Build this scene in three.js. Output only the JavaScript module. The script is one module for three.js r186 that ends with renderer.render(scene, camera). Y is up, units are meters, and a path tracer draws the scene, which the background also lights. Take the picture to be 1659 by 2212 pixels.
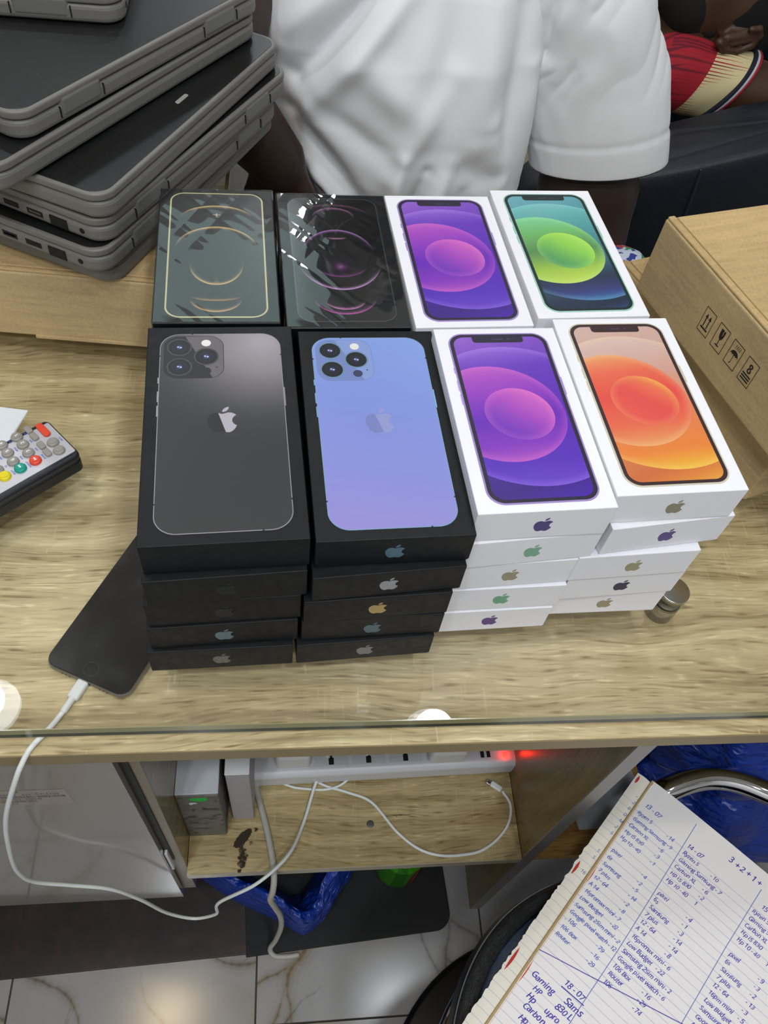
import * as THREE from 'three';
import { RoundedBoxGeometry } from 'three/addons/geometries/RoundedBoxGeometry.js';
import { mergeGeometries, mergeVertices } from 'three/addons/utils/BufferGeometryUtils.js';
import { MarchingCubes } from 'three/addons/objects/MarchingCubes.js';
import { RectAreaLightUniformsLib } from 'three/addons/lights/RectAreaLightUniformsLib.js';

// ---------------------------------------------------------------- camera, sky, light, exposure
// Working frame: millimetres, y = 0 on top of the counter glass (0.78 m above the floor), camera above x = z = 0.
const DESK = 780;
const P = (x, y, z) => new THREE.Vector3(x / 1000, (y + DESK) / 1000, z / 1000);
const scene = new THREE.Scene();
scene.background = new THREE.Color(0x05060a);
const camera = new THREE.PerspectiveCamera(65.2, 1659 / 2212, 0.02, 30);
camera.fov = 2 * Math.atan(1106 / 1729.5) * 180 / Math.PI;
{
  const m = new THREE.Matrix4().set(
    0.99190, -0.00777, -0.12675, 0, 0.10789, 0.57797, 0.80890, 0, 0.06697, -0.81602, 0.57413, 0, 0, 0, 0, 1);
  camera.quaternion.setFromRotationMatrix(m);
  camera.position.copy(P(0, 519, 0));
}
camera.setViewOffset(1659, 2212, -19.5, -4.7, 1659, 2212);
const renderer = new THREE.WebGLRenderer({ antialias: true });
renderer.toneMapping = THREE.LinearToneMapping;
renderer.toneMappingExposure = 0.9;
renderer.shadowMap.enabled = true;
RectAreaLightUniformsLib.init();
const CEIL = 1900;
// round downlights in the ceiling: [x, z, colour, strength]
const COLD = [0.90, 0.95, 1.0], WARM = [1.0, 0.80, 0.50];
const LAMPS = [
  [-900, -990, COLD, 50], [440, -862, COLD, 46], [-476, -270, WARM, 34], [450, -240, COLD, 34],
  [-420, 380, COLD, 84], [430, 380, COLD, 84], [-420, 1090, COLD, 72], [430, 1090, COLD, 72], [-700, -2000, COLD, 45], [650, -2000, COLD, 24], [110, -3060, COLD, 80],
];

// ---------------------------------------------------------------- helpers
let seed = 7;
const rnd = () => { seed = (seed + 0x6d2b79f5) | 0; let t = Math.imul(seed ^ (seed >>> 15), 1 | seed); t = (t + Math.imul(t ^ (t >>> 7), 61 | t)) ^ t; return ((t ^ (t >>> 14)) >>> 0) / 4294967296; };
const D2R = Math.PI / 180;
const lerp = (a, b, t) => a + (b - a) * t, clamp = (x, a, b) => Math.min(b, Math.max(a, x)), sstep = (a, b, x) => { const t = clamp((x - a) / (b - a), 0, 1); return t * t * (3 - 2 * t); };
const hash = (x, y, s) => { let h = Math.imul(x | 0, 374761393) + Math.imul(y | 0, 668265263) + Math.imul(s | 0, 974634777); h = Math.imul(h ^ (h >>> 13), 1274126177); return ((h ^ (h >>> 16)) >>> 0) / 4294967296; };
function vnoise(x, y, s, px = 1e9, py = 1e9) {
  const ix = Math.floor(x), iy = Math.floor(y), fx = x - ix, fy = y - iy, u = fx * fx * (3 - 2 * fx), v = fy * fy * (3 - 2 * fy);
  const w = (a, p) => ((a % p) + p) % p;
  const x0 = w(ix, px), x1 = w(ix + 1, px), y0 = w(iy, py), y1 = w(iy + 1, py);
  return lerp(lerp(hash(x0, y0, s), hash(x1, y0, s), u), lerp(hash(x0, y1, s), hash(x1, y1, s), u), v);
}
const fbm = (x, y, s, o, px, py) => { let a = 0.5, t = 0, n = 0; for (let i = 0; i < o; i++) { t += a * vnoise(x, y, s + i * 17, px, py); n += a; a *= 0.5; x *= 2; y *= 2; px *= 2; py *= 2; } return t / n; };
const canvas = (w, h) => { const c = document.createElement('canvas'); c.width = w; c.height = h; return c; };
function texture(c, srgb = true, repeat = true) {
  const t = new THREE.CanvasTexture(c);
  if (srgb) t.colorSpace = THREE.SRGBColorSpace;
  if (repeat) t.wrapS = t.wrapT = THREE.RepeatWrapping;
  return t;
}
function painted(w, h, f, srgb = true) {          // f(x, y) in 0..1 -> [r, g, b] in 0..255
  const c = canvas(w, h), g = c.getContext('2d'), im = g.createImageData(w, h), d = im.data;
  for (let y = 0; y < h; y++) for (let x = 0; x < w; x++) { const p = f(x / w, y / h), o = (y * w + x) * 4; d[o] = p[0]; d[o + 1] = p[1]; d[o + 2] = p[2]; d[o + 3] = 255; }
  g.putImageData(im, 0, 0);
  return texture(c, srgb);
}
const grey = (v) => [v * 255, v * 255, v * 255];
const std = (o) => new THREE.MeshStandardMaterial(o), phy = (o) => new THREE.MeshPhysicalMaterial(o);
const names = {};
function numbered(n) { const k = (names[n] = (names[n] ?? -1) + 1); return k ? n + '_' + String(k).padStart(3, '0') : n; }
function mmGeo(g) { if (!g.userData.mm) { g.scale(0.001, 0.001, 0.001); g.userData.mm = true; } return g; }
function shade(m) { m.castShadow = true; m.receiveShadow = true; return m; }
function thing(name, label, category, pos, turn = 0, group) {
  const o = new THREE.Group(); o.name = numbered(name); o.position.copy(P(...pos)); o.rotation.y = turn; scene.add(o);
  if (label) o.userData.label = label;
  if (category) o.userData.category = category;
  if (group) o.userData.group = group;
  o.userData_origin = pos;
  return o;
}
function structure(name, pos) { const o = thing(name, null, null, pos); o.userData.kind = 'structure'; return o; }
const partCount = new WeakMap();
function part(name, geo, mat, parent, label) {    // geometry in mm in the parent's own axes
  const m = shade(new THREE.Mesh(mmGeo(geo), mat));
  const k = partCount.get(parent) ?? {}; partCount.set(parent, k);
  k[name] = (k[name] ?? -1) + 1; m.name = k[name] ? name + '_' + String(k[name]).padStart(3, '0') : name;
  if (label) m.userData.label = label;
  parent.add(m); return m;
}
function partW(name, geo, mat, parent, label) {   // geometry in scene mm; the parent is an unturned thing
  let o = parent, p = [0, 0, 0]; while (o && o !== scene) { if (o.userData_origin) { p = o.userData_origin; break; } o = o.parent; }
  geo.translate(-p[0], -p[1], -p[2]); return part(name, geo, mat, parent, label);
}
function solo(name, geo, mat, label, category, pos, turn = 0, group) {
  const m = shade(new THREE.Mesh(mmGeo(geo), mat)); m.name = numbered(name); m.position.copy(P(...pos)); m.rotation.y = turn; scene.add(m);
  m.userData.label = label; m.userData.category = category; if (group) m.userData.group = group; return m;
}
function box(x0, x1, y0, y1, z0, z1, r = 0) {
  const w = x1 - x0, h = y1 - y0, d = z1 - z0;
  const g = r ? new RoundedBoxGeometry(w, h, d, 2, r) : new THREE.BoxGeometry(w, h, d);
  return g.translate((x0 + x1) / 2, (y0 + y1) / 2, (z0 + z1) / 2);
}
const flat = (g) => (g.index ? g.toNonIndexed() : g);
function join(list) {
  const l = list.map((g) => { const q = flat(g).clone(); for (const k of Object.keys(q.attributes)) if (!['position', 'normal', 'uv'].includes(k)) q.deleteAttribute(k); q.clearGroups(); return q; });
  return mergeGeometries(l);
}
function planarUV(g, s, ox = 0, oy = 0) {         // uv in units of s mm, by the way a face points
  g = flat(g); g.computeVertexNormals();
  const p = g.attributes.position, n = g.attributes.normal, uv = new Float32Array(p.count * 2);
  for (let i = 0; i < p.count; i += 3) {
    let nx = 0, ny = 0, nz = 0; for (let k = 0; k < 3; k++) { nx += n.getX(i + k); ny += n.getY(i + k); nz += n.getZ(i + k); }
    nx = Math.abs(nx); ny = Math.abs(ny); nz = Math.abs(nz);
    for (let k = 0; k < 3; k++) {
      const x = p.getX(i + k), y = p.getY(i + k), z = p.getZ(i + k);
      const [u, v] = ny >= nx && ny >= nz ? [x, -z] : nz >= nx ? [x, y] : [z, y];
      uv[(i + k) * 2] = u / s + ox; uv[(i + k) * 2 + 1] = v / s + oy;
    }
  }
  g.setAttribute('uv', new THREE.BufferAttribute(uv, 2)); return g;
}
function tube(points, r, seg = 8, n = 0, closed = false, tension = 0.5) {
  const c = new THREE.CatmullRomCurve3(points.map((p) => new THREE.Vector3(...p)), closed, 'centripetal', tension);
  const g = new THREE.TubeGeometry(c, n || points.length * 10, r, seg, closed);
  if (closed) return g;
  const caps = [0, 1].map((t) => new THREE.SphereGeometry(r, seg, 6).translate(...c.getPoint(t).toArray()));
  return join([g, ...caps]);
}
function rrect(w, h, r, cx = 0, cy = 0) {
  const s = new THREE.Shape(), x = cx - w / 2, y = cy - h / 2;
  s.moveTo(x + r, y); s.lineTo(x + w - r, y); s.absarc(x + w - r, y + r, r, -Math.PI / 2, 0); s.lineTo(x + w, y + h - r); s.absarc(x + w - r, y + h - r, r, 0, Math.PI / 2);
  s.lineTo(x + r, y + h); s.absarc(x + r, y + h - r, r, Math.PI / 2, Math.PI); s.lineTo(x, y + r); s.absarc(x + r, y + r, r, Math.PI, Math.PI * 1.5); return s;
}
// a slab lying flat: outline in (x, z), thickness from y0 to y1, rounded edges
function slab(shape, y0, y1, bevel = 0.8, curve = 8) {
  const g = new THREE.ExtrudeGeometry(shape, { depth: Math.max(0.01, y1 - y0 - 2 * bevel), bevelEnabled: bevel > 0, bevelThickness: bevel, bevelSize: bevel, bevelOffset: -bevel, bevelSegments: 3, curveSegments: curve });
  return g.rotateX(-Math.PI / 2).translate(0, y0 + bevel, 0);
}
function fitUV(g, x0, x1, z0, z1) {               // uv from x and z, for a print on a flat top
  const p = g.attributes.position, uv = new Float32Array(p.count * 2);
  for (let i = 0; i < p.count; i++) { uv[i * 2] = (p.getX(i) - x0) / (x1 - x0); uv[i * 2 + 1] = 1 - (p.getZ(i) - z0) / (z1 - z0); }
  g.setAttribute('uv', new THREE.BufferAttribute(uv, 2)); return g;
}
// a grid surface from f(u, v) -> [x, y, z]; u runs round (closed when wrap), v runs along
function sheet(f, nu, nv, wrap = true) {
  const pos = [], uv = [], idx = [], cols = nu + 1;
  for (let j = 0; j <= nv; j++) for (let i = 0; i <= nu; i++) { const p = f(wrap && i === nu ? 0 : i / nu, j / nv); pos.push(...p); uv.push(i / nu, j / nv); }
  for (let j = 0; j < nv; j++) for (let i = 0; i < nu; i++) { const a = j * cols + i; idx.push(a, a + 1, a + cols, a + 1, a + cols + 1, a + cols); }
  const g = new THREE.BufferGeometry();
  g.setAttribute('position', new THREE.Float32BufferAttribute(pos, 3)); g.setAttribute('uv', new THREE.Float32BufferAttribute(uv, 2)); g.setIndex(idx); g.computeVertexNormals();
  if (wrap) { const n = g.attributes.normal; for (let j = 0; j <= nv; j++) { const a = j * cols, b = a + nu, v = new THREE.Vector3(n.getX(a) + n.getX(b), n.getY(a) + n.getY(b), n.getZ(a) + n.getZ(b)).normalize(); n.setXYZ(a, v.x, v.y, v.z); n.setXYZ(b, v.x, v.y, v.z); } }
  return g;
}
// bodies: tapered bones joined by a smooth minimum, meshed on a grid
function bodyField(bones, k) {
  return (x, y, z) => {
    let d = 1e9;
    for (const b of bones) {
      let e;
      if (b.e) {
        const px = x - b.c[0], py = y - b.c[1], pz = z - b.c[2];
        let q = 0; for (let i = 0; i < 3; i++) { const a = b.e[i]; const t = (px * a[0] + py * a[1] + pz * a[2]) / b.r[i]; q += t * t; }
        e = (Math.sqrt(q) - 1) * Math.min(...b.r);
      } else {
        const [ax, ay, az] = b.a, vx = b.b[0] - ax, vy = b.b[1] - ay, vz = b.b[2] - az, px = x - ax, py = y - ay, pz = z - az;
        const t = clamp((px * vx + py * vy + pz * vz) / (vx * vx + vy * vy + vz * vz + 1e-9), 0, 1);
        e = Math.hypot(px - vx * t, py - vy * t, pz - vz * t) - lerp(b.ra, b.rb, t);
      }
      const kk = b.k ?? k, h = clamp(0.5 + 0.5 * (d - e) / kk, 0, 1);
      d = b.cut ? Math.max(d, -e) : d > 1e8 ? e : lerp(d, e, h) - kk * h * (1 - h);
    }
    return d;
  };
}
function march(f, c, half, res) {
  const mc = new MarchingCubes(res, new THREE.MeshBasicMaterial(), false, false, 260000);
  mc.isolation = 0;
  const hs = res / 2;
  for (let k = 0; k < res; k++) for (let j = 0; j < res; j++) for (let i = 0; i < res; i++)
    mc.field[k * res * res + j * res + i] = -f(c[0] + (i - hs) / hs * half, c[1] + (j - hs) / hs * half, c[2] + (k - hs) / hs * half);
  mc.update();
  let g = new THREE.BufferGeometry();
  g.setAttribute('position', new THREE.BufferAttribute(mc.positionArray.slice(0, mc.count * 3), 3));
  g = mergeVertices(g, 1e-5);
  const p = g.attributes.position, n = new Float32Array(p.count * 3), e = half / res * 0.7, v = new THREE.Vector3();
  for (let i = 0; i < p.count; i++) {
    const x = c[0] + p.getX(i) * half, y = c[1] + p.getY(i) * half, z = c[2] + p.getZ(i) * half;
    p.setXYZ(i, x, y, z);
    v.set(f(x + e, y, z) - f(x - e, y, z), f(x, y + e, z) - f(x, y - e, z), f(x, y, z + e) - f(x, y, z - e)).normalize();
    n.set([v.x, v.y, v.z], i * 3);
  }
  g.setAttribute('normal', new THREE.BufferAttribute(n, 3));
  g.setAttribute('uv', new THREE.BufferAttribute(new Float32Array(p.count * 2), 2));
  return g;
}
const mergeBodies = (l) => mergeGeometries(l.map((g) => { const q = flat(g); return q; }));

// ---------------------------------------------------------------- materials
// light oak laminate, 720 x 360 mm
const woodTex = (() => {
  const W = 2048, Hh = 1024, SX = 720, SY = 360;
  const t0 = painted(W, Hh, (x, y) => {
    const mx = x * SX, my = y * SY;
    const warp = (fbm(x * 4, y * 4, 11, 3, 4, 4) - 0.5) * 46 + (fbm(x * 9, y * 12, 13, 2, 9, 12) - 0.5) * 10;
    const ph = (my + warp) / SY, band = fbm(x * 4, ph * 24, 21, 2, 4, 24), ring = vnoise(x * 7, ph * 72, 25, 7, 72);
    const streak = vnoise(x * 30, (my + warp * 0.8) / SY * 210, 31, 30, 210), fine = vnoise(x * 90, y * 420, 41, 90, 420);
    const pore = Math.pow(vnoise(x * 46, (my + warp * 0.9) / SY * 300, 51, 46, 300), 6), fleck = Math.pow(vnoise(x * 60, (my + warp) / SY * 260, 61, 60, 260), 8);
    const t = clamp(0.6 + (band - 0.5) * 0.85 + (ring - 0.5) * 0.3 + (streak - 0.5) * 0.24 + (fine - 0.5) * 0.14 - pore * 0.75 + fleck * 0.5, -0.2, 1.12);
    return [lerp(146, 224, t), lerp(127, 208, t), lerp(86, 163, t)];
  });
  const g = t0.image.getContext('2d'); seed = 404;               // pale medullary rays across the grain
  for (let k = 0; k < 16; k++) { const cx = rnd() * W, cy = rnd() * Hh; for (let i = 0; i < 16; i++) { g.strokeStyle = `rgba(226,212,170,${0.12 + rnd() * 0.3})`; g.lineWidth = 1.5 + rnd() * 3; const x = cx + (rnd() - 0.5) * 420, y = cy + (rnd() - 0.5) * 130, l = 12 + rnd() * 46; g.beginPath(); g.moveTo(x, y); g.lineTo(x + (rnd() - 0.5) * 6, y + l); g.stroke(); } }
  return t0;
})();
woodTex.repeat.set(1 / 0.72, 1 / 0.36);
const M = {
  wood: std({ map: woodTex, roughness: 0.55 }),
  woodDark: std({ map: woodTex, color: 0xc9b294, roughness: 0.4 }),
  woodEdge: std({ color: 0x8d7c58, roughness: 0.5 }),
  metalBand: std({ color: 0x8c8a86, roughness: 0.38, metalness: 0.5 }),
  glass: phy({ color: 0xffffff, transmission: 1, thickness: 0, roughness: 0.0, ior: 1.5 }),
  glassEdge: std({ color: 0x98926a, roughness: 0.15 }),
  glassEdgeDark: std({ color: 0x3b4034, roughness: 0.15 }),
  steel: std({ color: 0xb9b8b4, roughness: 0.22, metalness: 1 }),
  chrome: std({ color: 0xd8d8da, roughness: 0.06, metalness: 1 }),
  rubber: std({ color: 0x15191b, roughness: 0.5 }),
  white: std({ color: 0xd9dadb, roughness: 0.45 }),
  cable: std({ color: 0xdfe3df, roughness: 0.4 }),
  greyCable: std({ color: 0xb0aca2, roughness: 0.45 }),
  black: std({ color: 0x0a0b0c, roughness: 0.4 }),
  hole: std({ color: 0x050505, roughness: 0.8 }),
};
const cardTex = painted(512, 512, (x, y) => {
  const f = fbm(x * 8, y * 90, 5, 3, 8, 90), b = fbm(x * 4, y * 4, 9, 3, 4, 4), s = vnoise(x * 256, y * 256, 3, 256, 256);
  const t = 1 + (f - 0.5) * 0.12 + (b - 0.5) * 0.16 + (s - 0.5) * 0.08;
  return [clamp(184 * t, 0, 255), clamp(161 * t, 0, 255), clamp(119 * t, 0, 255)];
});
cardTex.repeat.set(1 / 0.3, 1 / 0.3);
M.cardboard = std({ map: cardTex, roughness: 0.85 });
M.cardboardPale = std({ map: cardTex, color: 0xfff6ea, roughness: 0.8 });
const leatherBump = painted(256, 256, (x, y) => grey(0.5 * fbm(x * 24, y * 24, 3, 3, 24, 24) + 0.5 * Math.abs(vnoise(x * 48, y * 48, 8, 48, 48) * 2 - 1)), false);
leatherBump.repeat.set(12, 12);

// ---------------------------------------------------------------- the room
{
  const plaster = std({ color: 0xe0dfdd, roughness: 0.9 }), ceil = std({ color: 0xe6e4de, roughness: 0.95 });
  const wall = (name, ...b) => { const o = structure(name, [0, -DESK, 0]); partW(name === 'ceiling' ? 'ceiling_board' : 'wall_panel', box(...b), name === 'ceiling' ? ceil : plaster, o); };
  wall('wall_left', -2500, -2380, -DESK, CEIL, -3400, 1700); wall('wall_right', 2700, 2820, -DESK, CEIL, -3400, 1700);
  wall('wall_back', -2380, 2700, -DESK, CEIL, -3520, -3400); wall('wall_front', -2380, 2700, -DESK, CEIL, 1700, 1820);
  wall('ceiling', -2500, 2820, CEIL, CEIL + 100, -3520, 1820);
  // marble tiles, 327 mm, each a slab of its own
  const marble = painted(1024, 1024, (x, y) => { const c = fbm(x * 5, y * 5, 90, 4, 5, 5), d = sstep(0.52, 0.75, fbm(x * 4, y * 4, 130, 4, 4, 4)), e = fbm(x * 60, y * 60, 7, 2, 60, 60); return [lerp(216, 196, d) + (c - 0.5) * 26 + e * 5, lerp(213, 186, d) + (c - 0.5) * 24 + e * 5, lerp(208, 160, d) + (c - 0.5) * 22 + e * 5]; });
  {
    const g = marble.image.getContext('2d'); seed = 2024; g.lineCap = 'round';
    const walk = (x, y, a, n, w, col, depth) => {
      for (let i = 0; i < n; i++) {
        a += (rnd() - 0.5) * 0.75; const st = 9 + rnd() * 8, x1 = x + Math.cos(a) * st, y1 = y + Math.sin(a) * st, k = Math.sin(Math.PI * (i + 1) / (n + 1)) * (0.45 + rnd() * 0.7);
        for (const [m, al] of [[7, 0.05], [3.6, 0.09], [1.5, 0.2], [0.6, 0.4]]) { g.strokeStyle = `rgba(${col},${al * Math.min(1, k + 0.2)})`; g.lineWidth = w * m * k + 0.4; g.beginPath(); g.moveTo(x, y); g.lineTo(x1, y1); g.stroke(); }
        if (depth && rnd() < 0.09) walk(x1, y1, a + (rnd() < 0.5 ? -0.7 : 0.7), Math.floor(n * 0.4), w * 0.6, col, depth - 1);
        x = x1; y = y1;
      }
    };
    const cols = ['122,110,84', '140,112,62', '104,100,88', '158,128,76'];
    for (let i = 0; i < 26; i++) walk(rnd() * 1100 - 40, rnd() * 1100 - 40, 0.9 + (rnd() - 0.5) * 1.0 + (rnd() < 0.2 ? 1.5 : 0), 12 + Math.floor(rnd() * 26), 2.2 + rnd() * 4.2, cols[i % 4], 2);
  }
  const tileMat = std({ map: marble, color: 0xb6b6ba, roughness: 0.17 }), grout = std({ color: 0x4c4740, roughness: 0.9 });
  const floor = structure('floor', [0, -DESK, 0]);
  partW('floor_slab', box(-2380, 2700, -DESK - 120, -DESK - 4, -3400, 1700), grout, floor);
  const S = 326.5, variants = [];
  for (let k = 0; k < 9; k++) { const g = planarUV(box(-S / 2 + 1.3, S / 2 - 1.3, -5, 0, -S / 2 + 1.3, S / 2 - 1.3), 980, (k % 3) / 3 + 0.16, Math.floor(k / 3) / 3 + 0.16); variants.push(mmGeo(g)); }
  let n = 0;
  for (let i = -6; i < 8; i++) for (let j = -10; j < 5; j++) {
    const m = part('floor_tile', variants[Math.floor(hash(i, j, 5) * 9)], tileMat, floor);
    m.position.set((-42.5 + (i + 0.5) * S) / 1000, 0, (-69 + (j + 0.5) * S) / 1000); n++;
  }
}
for (const [x, z, c, power] of LAMPS) {
  const t = thing('ceiling_light', 'round white downlight recessed in the ceiling above the shop counter', 'ceiling light', [x, CEIL, z], 0, 'round ceiling downlights');
  part('lamp_ring', new THREE.LatheGeometry([[92, 0], [108, 0], [110, -4], [106, -8], [93, -6], [92, 0]].map((p) => new THREE.Vector2(...p)), 32), M.white, t);
  const col = new THREE.Color().setRGB(...c);
  part('lamp_diffuser', new THREE.CylinderGeometry(92, 92, 3, 32).translate(0, -2, 0), std({ color: 0xffffff, emissive: col, emissiveIntensity: 6, roughness: 0.6 }), t);
  const l = new THREE.SpotLight(col, power * 0.028, 0, 80 * D2R, 0.35);
  l.name = 'lamp_light'; l.shadow.radius = 3; l.castShadow = true; l.position.copy(P(x, CEIL - 70, z)); l.target.position.copy(P(x, -DESK, z)); scene.add(l, l.target);
}

{
  const t = thing('ceiling_light_panel', 'large dim cool white light panel in the ceiling behind the seated people', 'light panel', [-260, CEIL, -2690]);
  const col = new THREE.Color().setRGB(0.72, 1, 1);
  part('panel_frame', join([box(-470, 470, -14, 0, -370, -340), box(-470, 470, -14, 0, 340, 370), box(-470, -440, -14, 0, -340, 340), box(440, 470, -14, 0, -340, 340)]), M.white, t);
  part('light_diffuser', box(-440, 440, -10, -2, -340, 340), std({ color: 0x777777, emissive: col, emissiveIntensity: 0.36, roughness: 0.7 }), t);
  const l = new THREE.RectAreaLight(col, 0.36, 0.88, 0.68); l.name = 'panel_light'; l.position.copy(P(-260, CEIL - 16, -2690)); l.lookAt(P(-260, -DESK, -2690)); scene.add(l);
}

// ---------------------------------------------------------------- the counter
const counter = thing('shop_counter', 'light oak shop counter with a raised glass top and an open shelf below', 'counter', [0, -DESK, -400]);
{
  const wUV = (g, ox = 0, oy = 0) => { g = planarUV(g, 1000, ox, oy); return g; };
  const top = partW('tabletop', wUV(box(-900, 1100, -47, -30, -690, -191, 0.8), 0.9, 0.3), M.wood, counter);
  partW('edge_band', box(-900, 1100, -47.2, -31, -191.2, -190.2), M.woodEdge, counter);
  partW('return_top', wUV(box(-900, -76, -47, -30, -1700, -690.5, 0.8), 0.2, 0.1), M.wood, counter);
  // glass sheets on steel stand-offs
  const gl = partW('glass_sheet', box(-900, 1100, -8, 0, -688, -197.5), M.glass, counter);
  const gEdge = partW('glass_edge', box(-900, 1100, -7.6, -0.1, -197.5, -196.8), M.glassEdge, gl, 'polished olive green front edge of the glass');
  partW('glass_edge', box(-900, 1100, -13, -8.2, -198.4, -196.9), M.glassEdgeDark, gl, 'dark lower rim under the glass');
  const gl2 = partW('glass_sheet', box(-900, -74, -8, 0, -1700, -690), M.glass, counter);
  partW('glass_edge', box(-74, -70, -8, 0, -1700, -690), M.glassEdge, gl2, 'olive edge of the return glass');
  for (const [x, z] of [[297, -295], [-560, -295], [900, -295], [900, -640], [-560, -640]]) {
    const so = part('standoff', new THREE.LatheGeometry([[0, -30], [11.6, -30], [11.6, -13], [10.8, -12.6], [10.8, -9], [0, -9]].map((p) => new THREE.Vector2(...p)), 32), M.steel, counter);
    so.position.set(x / 1000, DESK / 1000, (z + 400) / 1000);
    part('standoff_washer', new THREE.CylinderGeometry(11, 11, 2.6, 28).translate(0, -10.4, 0), M.rubber, so);
    part('standoff_cap', new THREE.LatheGeometry([[0, 0], [12.2, 0], [12.2, 4.2], [11.6, 5], [0, 5.2]].map((p) => new THREE.Vector2(...p)), 32), M.steel, so);
  }
  // carcass: left panel, right panel, shelf, right shelf, back
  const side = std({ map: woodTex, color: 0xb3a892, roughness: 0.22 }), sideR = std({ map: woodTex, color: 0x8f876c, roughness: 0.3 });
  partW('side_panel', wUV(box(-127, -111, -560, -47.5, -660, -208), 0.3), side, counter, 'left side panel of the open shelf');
  partW('side_panel_edge', box(-127, -111, -560, -47.5, -208, -205.5), std({ color: 0x83765f, roughness: 0.3, metalness: 0.2 }), counter);
  const rp = planarUV(box(270.5, 286, -DESK, -47.5, -660, -199.5), 1000, 0.1, 0.4);
  { const uv = rp.attributes.uv; for (let i = 0; i < uv.count; i++) uv.setXY(i, uv.getY(i), uv.getX(i)); }
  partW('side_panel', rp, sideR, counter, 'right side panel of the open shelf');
  partW('side_panel_edge', box(270.5, 286, -DESK, -47.5, -199.5, -198), M.metalBand, counter);
  partW('shelf_board', wUV(box(-110.5, 270, -466, -450, -660, -198), 0.45, 0.2), std({ map: woodTex, color: 0xe2ddd2, roughness: 0.35 }), counter);
  partW('shelf_edge', box(-110.5, 270, -466, -450.3, -198, -196.8), std({ color: 0xb7ab93, roughness: 0.25, metalness: 0.25 }), counter);
  partW('shelf_board', wUV(box(286.5, 436, -466, -450, -660, -199), 0.05, 0.35), std({ map: woodTex, color: 0xc9a878, roughness: 0.35 }), counter);
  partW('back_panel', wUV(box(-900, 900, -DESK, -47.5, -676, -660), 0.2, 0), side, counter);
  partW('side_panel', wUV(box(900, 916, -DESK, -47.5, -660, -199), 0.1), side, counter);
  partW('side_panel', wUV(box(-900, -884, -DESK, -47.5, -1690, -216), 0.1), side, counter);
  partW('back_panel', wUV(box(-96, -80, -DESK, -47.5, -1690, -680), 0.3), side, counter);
  // screw head in the shelf, scorch marks
  const screw = partW('screw_head', new THREE.LatheGeometry([[0, 0.4], [3.6, 0.4], [4.4, 0], [4.4, -1]].map((p) => new THREE.Vector2(...p)), 18).translate(95, -450, -243.5), std({ color: 0x6f6f6a, roughness: 0.4, metalness: 0.8 }), counter);
  const burn = (() => {
    const c = canvas(256, 384), g = c.getContext('2d'); g.clearRect(0, 0, 256, 384);
    seed = 99;
    const blob = (x, y, r, n, a) => { for (let i = 0; i < n; i++) { const t = rnd() * 6.3, d = Math.sqrt(rnd()) * r; g.fillStyle = `rgba(${30 + rnd() * 30},${20 + rnd() * 20},${10 + rnd() * 10},${a * (0.4 + rnd() * 0.6)})`; g.beginPath(); g.ellipse(x + Math.cos(t) * d, y + Math.sin(t) * d, 3 + rnd() * 10, 2 + rnd() * 6, rnd() * 3, 0, 7); g.fill(); } };
    for (let i = 0; i <= 12; i++) blob(lerp(160, 70, i / 12), lerp(60, 160, i / 12), lerp(14, 34, Math.sin(i / 12 * 3)), 70, 0.5);
    blob(95, 150, 30, 110, 0.55); blob(112, 205, 26, 60, 0.4); blob(120, 250, 34, 150, 0.4); blob(112, 300, 26, 90, 0.45); blob(98, 350, 10, 26, 0.5); blob(210, 52, 12, 22, 0.35); blob(175, 150, 14, 10, 0.3);
    return c;
  })();
  const bt = texture(burn, true, false);
  partW('scorch_mark', new THREE.PlaneGeometry(40, 56).rotateX(-Math.PI / 2).translate(-49, -449.8, -222), std({ map: bt, transparent: true, roughness: 0.8 }), counter);
  const scuff = (() => { const c = canvas(256, 48), g = c.getContext('2d'); seed = 3; for (let i = 0; i < 240; i++) { const x = rnd() * 240, q = 1 - Math.abs(x - 90) / 170; g.fillStyle = `rgba(40,34,22,${0.5 * q * rnd()})`; g.fillRect(x, 16 + rnd() * 8, 4 + rnd() * 16, 1 + rnd() * 4); } g.fillStyle = 'rgba(30,26,20,.7)'; g.beginPath(); g.arc(70, 36, 5, 0, 7); g.fill(); return c; })();
  partW('scuff_mark', new THREE.PlaneGeometry(28, 5.2).rotateX(-Math.PI / 2).translate(133, -449.8, -252), std({ map: texture(scuff, true, false), transparent: true, roughness: 0.8 }), counter);
  // glossy front door, left, hung in front of the carcass
  const stk = (() => {
    const c = canvas(1024, 384), g = c.getContext('2d'); g.fillStyle = '#9c9186'; g.fillRect(0, 0, 1024, 384);
    g.fillStyle = '#4c4038'; g.font = 'bold 58px monospace';
    g.fillText('C1  R   SM', 330, 62); g.fillText('D201  Made in China', 300, 120);
    seed = 12; let x = 250; while (x < 990) { const w = 3 + rnd() * 9; g.fillRect(x, 138, w, 52); x += w + 3 + rnd() * 8; }
    g.font = 'bold 50px monospace'; g.fillText('SN782-5982-045-D05B', 240, 238);
    x = 330; while (x < 760) { const w = 3 + rnd() * 9; g.fillRect(x, 252, w, 50); x += w + 3 + rnd() * 8; }
    g.font = 'bold 52px monospace'; g.fillText('REV  B03', 360, 352);
    return c;
  })();
  const doorMat = phy({ color: 0x8e877d, roughness: 0.14, clearcoat: 0.6, clearcoatRoughness: 0.06 });
  const door = partW('cabinet_door', box(-880, -125, -562, -48.5, -203, -196, 0.6), doorMat, counter, 'glossy cream cabinet door');
  const st = new THREE.PlaneGeometry(104, 39); st.translate(-169 - 52, -141, -195.85);
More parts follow.
